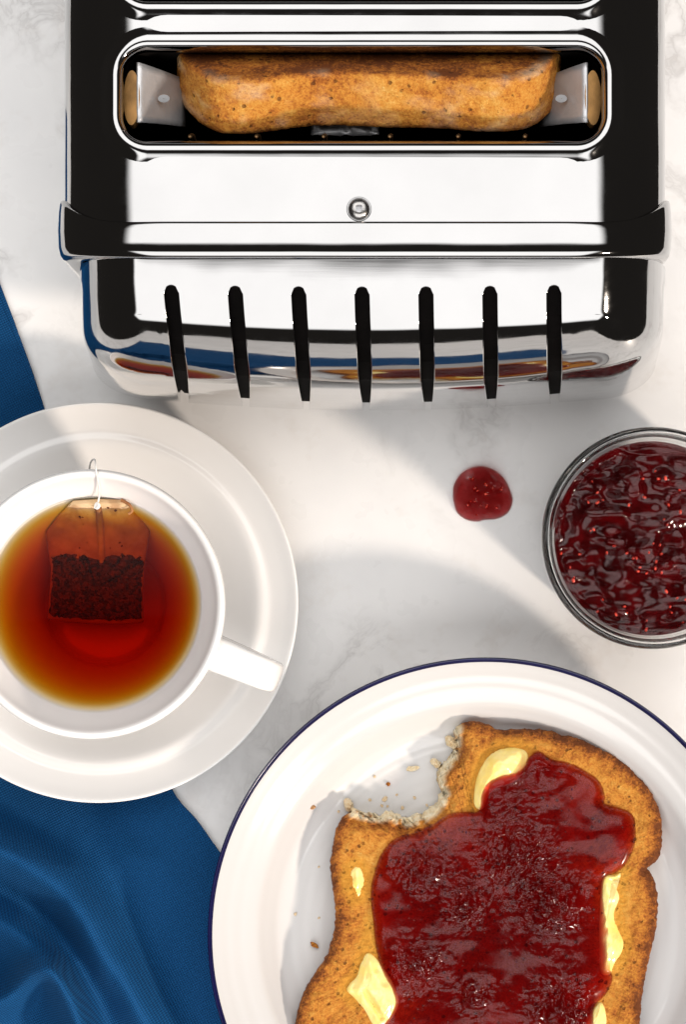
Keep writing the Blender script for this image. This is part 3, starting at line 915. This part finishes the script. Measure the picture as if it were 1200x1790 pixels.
# ------------------------------------------------------------------ napkin
def napkin():
    ed = catmull([(-120, 180), (-50, 370), (0, 497), (42, 610), (72, 697), (130, 880), (200, 1110), (262, 1295), (306, 1388), (345, 1434), (385, 1490), (455, 1590), (560, 1720), (680, 1850), (880, 1980), (1060, 2080), (1170, 2220), (1230, 2450), (1240, 2800), (1200, 3200)], 340, False)
    ys = np.concatenate([np.linspace(180, 1280, 110), np.linspace(1284, 1860, 190), np.linspace(1870, 3200, 70)])
    xe = np.interp(ys, ed[:, 1], ed[:, 0])
    tt = 1-(np.linspace(0, 1, 190))**1.0
    X = np.zeros((len(ys), len(tt))); Y = np.zeros_like(X)
    XL = -330.0
    for i, y in enumerate(ys):
        e = xe[i]
        X[i] = e + (XL-e)*np.linspace(0, 1, len(tt))**1.15; Y[i] = y
    def ridge(poly, sig, h, asym=1.0):
        P = catmull(poly, 60, False); d2 = np.full(X.shape, 1e12); side = np.zeros_like(X); along = np.zeros_like(X)
        for i in range(len(P)-1):
            a, b = P[i], P[i+1]; ab = b-a; L = ab@ab+1e-9
            t = np.clip(((X-a[0])*ab[0]+(Y-a[1])*ab[1])/L, 0, 1)
            dx = X-a[0]-t*ab[0]; dy = Y-a[1]-t*ab[1]; d = dx*dx+dy*dy
            m = d < d2; d2 = np.where(m, d, d2); side = np.where(m, ab[0]*dy-ab[1]*dx, side); along = np.where(m, (i+t)/(len(P)-1), along)
        s = np.where(side > 0, sig*asym, sig)
        return h*np.exp(-d2/(2*s*s))*np.sin(np.pi*np.clip(0.12+0.8*along, 0, 1))**0.6
    ds = np.hypot(X-172, Y-1053); dp = np.hypot(X-850, Y-1633)
    win = sst(358, 470, ds)*sst(500, 640, dp)*sst(1330, 1420, Y)
    Zf = ridge([(-160, 1400), (-20, 1475), (110, 1560), (190, 1680), (270, 1800), (330, 1900)], 40, 0.0280, 0.7)
    Zf += ridge([(-200, 1560), (-60, 1585), (40, 1640), (110, 1730), (150, 1850)], 26, 0.0220, 1.3)
    Zf += ridge([(-120, 1760), (0, 1750), (60, 1700), (100, 1710), (140, 1790), (150, 1880)], 20, 0.0210, 1.0)
    Zf += ridge([(150, 1415), (215, 1480), (330, 1560)], 26, 0.0036, 1.5)
    Zf += 0.0055*(N2.f(X*0.009+3, Y*0.007+9, 3)-0.38)
    up = 0.0018*(N1.f(X*0.02, Y*0.012, 2))*sst(420, 600, Y)*sst(720, 640, Y)
    Z = 0.0013 + np.maximum(0, Zf)*win + up
    Z += 0.0004*N3.f(X*0.035, Y*0.03, 3)*np.clip(win+0.3, 0, 1)
    # hem along the edge
    E = X[:, :1]-X
    Z += 0.0004*sst(10, 7, E)*sst(358, 372, ds)*sst(495, 520, dp)
    k = (H-Z)/H/S
    V = np.stack([(X-NX)*k, (NY-Y)*k, Z], 2)
    o = mesh('napkin', V.reshape(-1, 3), grid_faces(len(ys), len(tt), False, False), CLOTH, None, True, origin=W(0, 1500, 0.0))
    md = o.modifiers.new('thickness', 'SOLIDIFY'); md.thickness = 0.0009; md.offset = -1
    bm = bmesh.new(); bm.from_mesh(o.data); bm.normal_update()
    if sum(f.normal.z for f in bm.faces) < 0: bmesh.ops.reverse_faces(bm, faces=bm.faces)
    bm.to_mesh(o.data); bm.free()
    tag(o, 'rumpled deep blue cotton napkin lying under the saucer and plate', 'napkin')
napkin()

# ------------------------------------------------------------------ plate
ZR = 0.028
PC = W(850, 1636, ZR); PR = 486.5*(H-ZR)/H/S
plate = thing('plate', 'round white dinner plate with thin navy blue rim carrying the bitten toast', 'plate', (PC.x, PC.y, 0.0025))
def plate_z(fr):
    return np.interp(fr, PZ[:, 0], PZ[:, 1])
top = [(0.0001, 0.0066), (0.35, 0.0066), (0.60, 0.0068), (0.70, 0.0074), (0.755, 0.0100), (0.80, 0.0148), (0.835, 0.0182), (0.88, 0.0205), (0.94, 0.0240), (0.98, 0.0268), (0.995, 0.0280), (1.0, 0.0278)]
und = [(0.999, 0.0268), (0.985, 0.0252), (0.90, 0.0180), (0.80, 0.0105), (0.70, 0.0048), (0.62, 0.0027), (0.60, 0.0027), (0.58, 0.0042), (0.3, 0.0044), (0.0001, 0.0044)]
PT = soft(top, 150); PZ = PT.copy()
def ripple(r): return 0.00006*np.sin(r*2*np.pi/0.045)*sst(0.4, 0.5, r)*sst(0.99, 0.95, r)
P = np.vstack([np.stack([PT[:, 0]*PR, PT[:, 1]+ripple(PT[:, 0])], 1), soft([(r*PR, z) for r, z in und], 60)])
lathe('dish', P, (PC.x, PC.y), PLATEW, plate, 220)
ed = soft([(0.9845, plate_z(0.9845)+0.00012), (0.990, plate_z(0.990)+0.0002), (0.996, 0.02825), (1.0008, 0.0280), (1.0014, 0.0272), (0.9995, 0.0266)], 20)
lathe('rim_line', [(r*PR, z) for r, z in ed], (PC.x, PC.y), NAVY, plate, 220)

# ------------------------------------------------------------------ toast with butter and jam
def zp(pts): return [(500+x*0.58333, 1190+y*0.58333) for x, y in pts]
toast = thing('toast', 'slice of golden toast with a bite out, spread with butter and raspberry jam', 'toast', (W(850, 1600, 0.02).x, W(850, 1600, 0.02).y, 0.0075))
t_out = [(799, 1269), (827, 1261), (856, 1269), (873, 1277), (908, 1275), (955, 1276), (984, 1286), (1007, 1289), (1048, 1307), (1083, 1327), (1112, 1353), (1139, 1385), (1153, 1417), (1158, 1452), (1157, 1482), (1149, 1503), (1133, 1517), (1141, 1530), (1149, 1557), (1150, 1598), (1145, 1633), (1136, 1674), (1127, 1715), (1121, 1762), (1117, 1810), (1108, 1870), (1085, 1915), (1040, 1930), (900, 1936), (740, 1938), (600, 1930), (540, 1905), (514, 1860), (512, 1820), (517, 1790), (526, 1750), (547, 1709), (570, 1674), (582, 1639), (587, 1598), (583, 1557), (578, 1517), (582, 1482), (590, 1447), (603, 1427), (620, 1419), (642, 1424), (668, 1427), (686, 1421), (697, 1430), (712, 1435), (735, 1430), (758, 1417), (772, 1400), (777, 1388), (770, 1372), (768, 1356), (776, 1342), (790, 1326), (796, 1308), (797, 1288)]
ZTB, ZTT = 0.0072, 0.0168
TO = catmull(t_out, 900)
bite = np.array([(620, 1419), (642, 1424), (668, 1427), (686, 1421), (697, 1430), (712, 1435), (735, 1430), (758, 1417), (772, 1400), (777, 1388), (770, 1372), (768, 1356), (776, 1342), (790, 1326), (796, 1308), (797, 1288), (799, 1272)], float)
def open_dist(x, y, P):
    d = np.full(np.shape(x), 1e9)
    for a, b in zip(P[:-1], P[1:]):
        ab = b-a; t = np.clip(((x-a[0])*ab[0]+(y-a[1])*ab[1])/(ab@ab), 0, 1)
        d = np.minimum(d, np.hypot(x-a[0]-t*ab[0], y-a[1]-t*ab[1]))
    return d
_db = open_dist(TO[:, 0], TO[:, 1], bite)[:, None]
_j = np.stack([N1.f(TO[:, 0]*0.16, TO[:, 1]*0.16, 3)-0.5, N2.f(TO[:, 0]*0.16, TO[:, 1]*0.16, 3)-0.5], 1)
TO = TO + _j*np.where(_db < 5, 13.0, 4.5)
def toast_top(x, y, d):
    z = ZTT + 0.0010*(N2.f(x*0.012, y*0.012, 3)-0.5)*2
    z = z + 0.0009*(N1.f(x*0.09, y*0.09, 4)-0.5) + 0.0006*(N3.f(x*0.28, y*0.28, 3)-0.5)
    db = open_dist(x, y, bite)
    edge = 0.0022*(1-np.sqrt(np.clip(1-(1-np.clip(d/10, 0, 1))**2, 0, 1)))
    z = z - edge + 0.0006*np.exp(-((d-26)/16)**2)
    # torn pocket by the bite
    z = z - 0.0050*np.exp(-(db/17)**2)*sst(0.25, 0.7, N3.f(x*0.06, y*0.06, 3)) + 0.0030*np.exp(-(db/13)**2)*(N1.f(x*0.22+4, y*0.22+9, 3)-0.5)
    return z
BUTTERS = [zp(q) for q in (
    [(565, 370), (568, 310), (578, 275), (600, 235), (640, 203), (690, 198), (722, 212), (726, 236)],
    [(190, 585), (200, 560), (218, 556), (232, 580), (234, 612), (222, 642), (208, 646), (196, 620)],
    [(183, 927), (192, 906), (212, 885), (225, 845), (245, 815), (262, 770), (262, 720), (205, 950)],
    [(985, 583), (1006, 574), (1000, 590), (990, 620), (1000, 650), (984, 700), (996, 742), (1012, 780), (1008, 810), (985, 850)])]
def toast_body():
    nr = 120; c = np.array([862, 1585.]); n = len(TO)
    fr = 1-(1-np.linspace(0, 1, nr))**1.5; fr[0] = 0.004
    X = c[0]+(TO[:, :1]-c[0])*fr; Y = c[1]+(TO[:, 1:]-c[1])*fr
    D = poly_dist(X, Y, TO); D[:, -1] = 0
    Z = toast_top(X, Y, D); DB = open_dist(X, Y, bite)
    grease = np.zeros_like(D)
    for bo in BUTTERS: grease = np.maximum(grease, sst(26, 6, np.abs(poly_dist(X, Y, np.array(bo)))))
    k = (H-Z)/H/S
    V = np.stack([(X-NX)*k, (NY-Y)*k, Z], 2)
    thin = sst(58, 6, D)*(0.35+0.65*sst(24, 4, D))
    crust = thin*(1-sst(22, 6, DB)); pale = sst(15, 4, DB)*sst(0.20, 0.45, N2.f(X*0.08, Y*0.08, 3))
    # side wall rings
    zs = [0.62, 0.35, 0.12, 0.0]; ins = [(-0.6), (-0.2), 1.0, 5.0]
    out = TO - c; L = np.linalg.norm(out, axis=1)[:, None]; out = out/L
    VV = [V]; CR_ = [crust]; PA = [pale]; GR = [grease]
    zedge = Z[:, -1]
    db1 = open_dist(TO[:, 0], TO[:, 1], bite)
    for f, i_ in zip(zs, ins):
        rough = (N1.f(TO[:, 0]*0.11+f*9, TO[:, 1]*0.11+f*7, 3)-0.5)*np.where(db1 < 3, 12, 3)
        q = TO - out*(i_ + rough[:, None] + np.where(db1 < 4, -11*(1-f)*0.8, 0)[:, None])
        z = ZTB + (zedge-ZTB)*f
        kk = (H-zedge)/H/S
        VV.append(np.stack([(q[:, 0]-NX)*kk, (NY-q[:, 1])*kk, z], 1)[:, None, :])
        CR_.append(np.where(db1 < 6, 0.0, 1.0)[:, None]); PA.append(np.where(db1 < 6, 1.0, 0.0)[:, None]); GR.append(np.zeros((n, 1)))
    VV = np.concatenate(VV, 1); nv = VV.shape[1]
    F = grid_faces(n, nv, True)
    F.append(tuple(i*nv for i in range(n))); F.append(tuple(i*nv+nv-1 for i in range(n)))
    o = mesh('bread', VV.reshape(-1, 3), F, TOAST, toast, True, {'crust': np.concatenate(CR_, 1).ravel(), 'pale': np.concatenate(PA, 1).ravel(), 'grease': np.concatenate(GR, 1).ravel()})
    bm = bmesh.new(); bm.from_mesh(o.data); bmesh.ops.recalc_face_normals(bm, faces=bm.faces); bm.to_mesh(o.data); bm.free()
toast_body()
def flake(poly, c, seed, nm='crumb_flake'):
    pass
def blob(name, outline, center, hfun, base, mat, parent=None, nu=180, nr=50, sink=0.0015, origin=None, label=None):
    """closed drop: rises hfun(x,y,d) over base(x,y); its flat underside is sunk a little into what carries it"""
    O = catmull(outline, nu); c = np.array(center, float)
    fr = 1-(1-np.linspace(0, 1, nr))**1.6; fr[0] = 0.004
    X = c[0]+(O[:, :1]-c[0])*fr; Y = c[1]+(O[:, 1:]-c[1])*fr
    D = poly_dist(X, Y, O); D[:, -1] = 0
    Zb = base(X, Y); Z = Zb + hfun(X, Y, D)
    k = (H-Z)/H/S; V = np.stack([(X-NX)*k, (NY-Y)*k, Z], 2)
    Zl = Zb[:, ::-1] - sink
    Xl, Yl = X[:, ::-1], Y[:, ::-1]
    kl = (H-Zl)/H/S; V2 = np.stack([(Xl-NX)*kl, (NY-Yl)*kl, Zl], 2)
    A = np.concatenate([V, V2], 1); nv = A.shape[1]
    F = grid_faces(nu, nv, True)
    F.append(tuple(i*nv for i in range(nu))); F.append(tuple(i*nv+nv-1 for i in range(nu)))
    o = mesh(name, A.reshape(-1, 3), F, mat, parent, True, None, origin)
    bm = bmesh.new(); bm.from_mesh(o.data); bmesh.ops.recalc_face_normals(bm, faces=bm.faces); bm.to_mesh(o.data); bm.free()
    if label: o['label'] = label
    return o
def tbase(x, y): return np.full(np.shape(x), ZTT-0.0002) + 0.0010*(N2.f(x*0.012, y*0.012, 3)-0.5)*2
def dome(d, r): return np.sqrt(np.clip(1-(1-np.clip(d/r, 0, 1))**2, 0, 1))
jam_out = zp([(725, 235), (742, 218), (762, 212), (800, 235), (850, 245), (900, 270), (940, 300), (958, 345), (957, 368), (1000, 380), (1038, 398), (1050, 440), (1045, 500), (1020, 550), (990, 575), (962, 588), (955, 620), (960, 680), (980, 740), (986, 800), (975, 860), (980, 895), (962, 935), (932, 968), (922, 1000), (935, 1060), (920, 1120), (860, 1165), (740, 1180), (600, 1170), (470, 1180), (360, 1150), (300, 1100), (285, 1040), (310, 985), (312, 930), (290, 880), (270, 800), (262, 720), (254, 640), (266, 570), (290, 510), (330, 470), (390, 450), (440, 430), (490, 397), (540, 392), (580, 388), (583, 340), (598, 303), (640, 285), (690, 275), (718, 255)])
lumps = [(905, 1340, 55, .0022), (870, 1400, 60, .0018), (1050, 1450, 45, .0012), (740, 1520, 42, .0024), (960, 1580, 60, .0034), (815, 1585, 34, .0020), (730, 1690, 48, .0026), (830, 1740, 34, .0022), (985, 1770, 62, .0034), (900, 1660, 55, .0014), (690, 1600, 50, .0010), (1000, 1660, 55, .0012), (780, 1640, 40, .0013), (900, 1490, 60, .0020), (955, 1350, 32, .0016)]
def jam_h(x, y, d):
    h = 0.0026*dome(d, 30) + 0.0012*sst(20, 120, d)
    for cx, cy, s, a in lumps: h = h + a*np.exp(-((x-cx)**2+((y-cy)*1.25)**2)/(2*(s*0.62)**2))
    m = sst(4, 26, d)
    h = h + m*(0.0008*(N1.f(x*0.014, y*0.016, 2)-0.5) + 0.0001*(N3.f(x*0.05+9, y*0.06, 2)-0.5))
    # creased, broken tops on the bigger lumps
    cr = np.abs(N2.f(x*0.055+31, y*0.060+7, 3)-0.5)
    w_ = sum(np.exp(-((x-cx)**2+(y-cy)**2)/(2*(s*0.62)**2)) for cx, cy, s, a in lumps if a > 0.0019)
    w_ = np.clip(w_, 0, 1)
    h = h - 0.0013*np.exp(-(cr/0.035)**2)*w_*m
    h = h + w_*m*(0.0040*(N3.f(x*0.045+3, y*0.06+8, 2)-0.5) + 0.0008*(N1.f(x*0.20+3, y*0.22+8, 1)-0.5))
    # glossy creases thrown up by the knife on the bigger lumps
    q = 0.75*x + 0.66*y + 34*(N1.f(x*0.03+60, y*0.03+11, 2)-0.5); t = 0.66*x - 0.75*y
    br = sst(0.36, 0.54, N2.f(q*0.02+5, t*0.045+3, 2))
    h = h + 0.00050*np.sin(q*2*np.pi/21)*sst(0.25, 0.7, w_)*br*m
    return np.maximum(h, 0.00005)
blob('jam', jam_out, (862, 1570), jam_h, tbase, JAM, toast, 420, 150, 0.0012, label='thick glossy dark red raspberry jam spread over the middle')
def butter(outline, center, hh, r, fold=None):
    def hf(x, y, d):
        h = hh*(0.45*dome(d, r) + 0.55*sst(0, r*1.5, d)) + (0.0018*(N1.f(x*0.04, y*0.04, 2)-0.5) + 0.0004*(N2.f((x+y*0.4)*0.16, y*0.05, 2)-0.5))*sst(0, 9, d)
        if fold is not None: h = h + fold(x, y, d)
        return np.maximum(h, 0.00005)
    blob('butter', outline, center, hf, tbase, BUTTER, toast, 110, 40, 0.001)
butter(zp([(565, 370), (568, 310), (578, 275), (600, 235), (640, 203), (690, 198), (722, 212), (726, 236), (715, 262), (690, 300), (620, 330), (590, 385)]), zp([(640, 262)])[0], 0.0036, 20)
butter(zp([(190, 585), (200, 560), (218, 556), (232, 580), (234, 612), (222, 642), (208, 646), (196, 620)]), zp([(213, 600)])[0], 0.0016, 14)
def fold1(x, y, d):
    a = np.array(zp([(238, 930)])[0]); b = np.array(zp([(288, 1010)])[0]); ab = b-a
    t = np.clip(((x-a[0])*ab[0]+(y-a[1])*ab[1])/(ab@ab), 0, 1)
    dd = np.hypot(x-a[0]-t*ab[0], y-a[1]-t*ab[1])
    return -0.0022*np.exp(-(dd/4.5)**2)
butter(zp([(183, 927), (192, 906), (212, 885), (225, 845), (245, 815), (275, 835), (320, 900), (340, 960), (320, 1010), (290, 1040), (262, 1030), (235, 985), (205, 950)]), zp([(265, 940)])[0], 0.0036, 20, fold1)
butter(zp([(950, 590), (985, 583), (1006, 574), (1000, 590), (978, 598), (990, 620), (1000, 650), (984, 700), (996, 742), (1012, 780), (1008, 810), (985, 850), (970, 880), (940, 860), (940, 700)]), zp([(962, 720)])[0], 0.0024, 14)
butter(zp([(925, 980), (945, 962), (958, 985), (962, 1030), (955, 1100), (900, 1110), (890, 1030)]), zp([(930, 1040)])[0], 0.0026, 14)
JO = catmull(jam_out, 200)
pts = []
while len(pts) < 80:
    x, y = 640+RNG.rand()*480, 1310+RNG.rand()*540
    # inside test
    A = JO; B = np.roll(JO, -1, 0)
    c_ = ((A[:, 1] > y) != (B[:, 1] > y)) & (x < (B[:, 0]-A[:, 0])*(y-A[:, 1])/(B[:, 1]-A[:, 1]+1e-12)+A[:, 0])
    if c_.sum() % 2 == 0: continue
    xx, yy = np.array([[x]]), np.array([[y]]); d = poly_dist(xx, yy, JO)
    if d[0, 0] < 9: continue
    z = (tbase(xx, yy)+jam_h(xx, yy, d))[0, 0]
    pts.append(tuple(W(x, y, z-0.00035)))
seeds('seeds', pts, toast, SEED, 0.00038)

# ------------------------------------------------------------------ crumbs on the plate
def crumb(px, py, lx, ly, ang, hgt, pale, label):
    fr = math.hypot((W(px, py, 0.012)-PC).x, (W(px, py, 0.012)-PC).y)/PR
    zb = float(plate_z(fr)); c = W(px, py, zb)
    V = []; n = 12; cr = []; pa = []
    sd = random.random()*50
    for i, (f, h) in enumerate([(0.75, 0.0), (1.0, 0.35), (0.85, 0.75), (0.35, 1.0)]):
        for k in range(n):
            a = 2*math.pi*k/n
            r = f*(0.7+0.6*float(N1.n(np.array([sd+2*math.cos(a)+9]), np.array([sd+2*math.sin(a)+h*2+9]))[0]))
            x, y = lx*r*math.cos(a), ly*r*math.sin(a)
            kx = (H-zb)/S
            V.append((c.x+(x*math.cos(ang)-y*math.sin(ang))*kx, c.y+(x*math.sin(ang)+y*math.cos(ang))*kx, zb+0.0001+h*hgt*(0.8+0.4*random.random())))
            cr.append(0.15); pa.append(pale)
    F = grid_like = []
    for i in range(3):
        for k in range(n):
            l = (k+1) % n; F.append((i*n+k, i*n+l, (i+1)*n+l, (i+1)*n+k))
    F.append(tuple(reversed(range(n)))); F.append(tuple(3*n+k for k in range(n)))
    o = mesh('toast_crumb', V, F, CRUMB, None, False, {'crust': cr, 'pale': pa}, origin=(c.x, c.y, zb))
    tag(o, label, 'crumb', 'crumbs on the plate')
crumb(763, 1334, 11, 7, -0.7, 0.0028, 0.9, 'pale crumb clinging to the bitten edge, lower of the two there')
crumb(790, 1297, 9, 13, 0.5, 0.0030, 0.9, 'pale crumb touching the upper corner of the bitten toast')
crumb(610, 1407, 8, 13, 0.4, 0.0030, 0.8, 'large pale crumb standing at the left corner beside the bite')
crumb(722, 1343, 12, 5, 0.1, 0.0008, 0.95, 'flat pale flake alone on the plate inside the bite')
crumb(547, 1411, 5, 4, 0.3, 0.0009, 0.2, 'small orange crumb leftmost on the plate above the toast')
crumb(550, 1651, 9, 4, -0.6, 0.0018, 0.0, 'long brown crumb lying alone left of the toast')
crumb(679, 1370, 4, 3.5, 0.3, 0.0009, 0.0, 'small dark orange crumb in the middle of the open plate above the bite')
for (px, py, r) in ((655, 1357, 3), (647, 1398, 3.2), (673, 1396, 5), (668, 1408, 3), (694, 1389, 2.5), (725, 1394, 3), (704, 1412, 3.6), (747, 1407, 2.5), (678, 1409, 2.4), (558, 1515, 2), (517, 1597, 3), (558, 1604, 2.2), (592, 1418, 2.6)):
    crumb(px, py, r*1.0, r*0.8, random.random()*3, r*0.00014, 0.75, 'tiny specks of brown toast scattered on the white plate')

# ------------------------------------------------------------------ jar of jam
ZJ = 0.055
JC = W(1143, 940, ZJ); JR = 195*(H-ZJ)/H/S
def jar():
    prof = [(0.0001, 0.0006), (0.0240, 0.0006), (0.0262, 0.0), (0.0290, 0.0004), (0.0312, 0.0035), (0.0318, 0.0100), (0.0320, 0.0360), (0.0324, 0.0420), (0.0340, 0.0460), (0.0352, 0.0490), (JR, 0.0518), (JR-0.0004, 0.0540), (JR-0.0014, 0.0550), (JR-0.0026, 0.0547), (JR-0.0034, 0.0532), (JR-0.0038, 0.0505), (0.0314, 0.0480), (0.0308, 0.0440), (0.0304, 0.0360), (0.0302, 0.0100), (0.0290, 0.0062), (0.0250, 0.0050), (0.0001, 0.0048)]
    P = soft(prof, 150); P[:, 0] = np.maximum(P[:, 0], 0.0001)
    o = lathe('jam_jar', P, (0, 0), GLASS, None, 160); o.location = (JC.x, JC.y, 0)
    bm = bmesh.new(); bm.from_mesh(o.data); bmesh.ops.remove_doubles(bm, verts=bm.verts, dist=1e-5); bmesh.ops.recalc_face_normals(bm, faces=bm.faces); bm.to_mesh(o.data); bm.free()
    tag(o, 'open clear glass jar full of raspberry jam right of the toaster', 'jar')
jar()
def jar_jam():
    nu, nr = 260, 120
    Rj = 0.0311; ZS = 0.0468
    a = np.linspace(0, 2*math.pi, nu, endpoint=False)[:, None]; fr = (1-(1-np.linspace(0.003, 1, nr))**1.2)[None, :]
    X = Rj*fr*np.cos(a); Y = Rj*fr*np.sin(a)
    x = X*5450; y = Y*5450; d = (Rj-np.hypot(X, Y))*5450
    m = sst(0, 14, d)
    def hfun(x, y, m):
        h = 0.0062*(N1.f(x*0.020+40, y*0.026+40, 2)-0.5) + 0.0026*(N3.f(x*0.042+40, y*0.046+40, 1)-0.5)
        # flattened, spoon-dragged facets
        f = N2.f(x*0.03+70, y*0.045+20, 2); h = h*(1-0.75*sst(0.52, 0.62, f)) + 0.0010*sst(0.52, 0.62, f)
        return h*m
    Z = ZS + hfun(x, y, m) + 0.0006*(1-m)
    V = np.stack([X, Y, Z], 2)
    lows = [(1.0, 0.0440), (0.974, 0.0360), (0.968, 0.0100), (0.93, 0.0066), (0.5, 0.0055), (0.003, 0.0055)]
    L = np.stack([np.stack([Rj*f*np.cos(a[:, 0]), Rj*f*np.sin(a[:, 0]), np.full(nu, z)], 1) for f, z in lows], 1)
    L[:, 0, :2] *= 0.985
    A = np.concatenate([V, L], 1); nv = A.shape[1]
    A = A + np.array([JC.x, JC.y, 0])
    F = grid_faces(nu, nv, True); F.append(tuple(i*nv for i in range(nu))); F.append(tuple(i*nv+nv-1 for i in range(nu)))
    root = thing('jar_jam', 'lumpy dark red raspberry jam filling the glass jar', 'jam', (JC.x, JC.y, 0.0055))
    o = mesh('jam', A.reshape(-1, 3), F, JARJAM, root)
    bm = bmesh.new(); bm.from_mesh(o.data); bmesh.ops.recalc_face_normals(bm, faces=bm.faces); bm.to_mesh(o.data); bm.free()
    pts = []
    for i in range(65):
        r = Rj*0.95*math.sqrt(RNG.rand()); t = RNG.rand()*6.283
        X1 = np.array([r*math.cos(t)*5450]); Y1 = np.array([r*math.sin(t)*5450]); d1 = (Rj-r)*5450
        z = ZS + float(hfun(X1, Y1, sst(0, 14, np.array([d1])))[0])
        pts.append((JC.x+r*math.cos(t), JC.y+r*math.sin(t), z-0.0002))
    seeds('seeds', pts, root, SEEDR, 0.00050)
jar_jam()
# ------------------------------------------------------------------ drop of jam on the marble
d_out = [(792, 865), (795, 845), (810, 825), (835, 815), (860, 819), (880, 834), (891, 853), (897, 875), (889, 896), (870, 907), (848, 909), (835, 912), (816, 909), (800, 897), (794, 880)]
def drop_h(x, y, d):
    m = sst(0, 14, d)
    return np.maximum(0.0032*dome(d, 24) + m*(0.0042*(N1.f(x*0.06+3, y*0.06, 2)-0.5) + 0.0030*(N2.f(x*0.15+8, y*0.15, 2)-0.5)), 0.00005)
drop = thing('jam_drop', 'small spilled blob of red raspberry jam on the bare marble', 'jam', W(844, 864, 0.0))
blob('jam', d_out, (845, 864), drop_h, lambda x, y: np.full(np.shape(x), 0.0002), JAM, drop, 160, 60, 0.0)
pts = []
for i in range(16):
    t = RNG.rand()*6.28; r = 38*math.sqrt(RNG.rand()); x, y = 845+r*math.cos(t), 864+r*math.sin(t)
    xx, yy = np.array([[x]]), np.array([[y]]); d = poly_dist(xx, yy, catmull(d_out, 160))
    pts.append(tuple(W(x, y, float(drop_h(xx, yy, d)[0, 0])-0.0001)))
seeds('seeds', pts, drop, SEEDR, 0.0005)
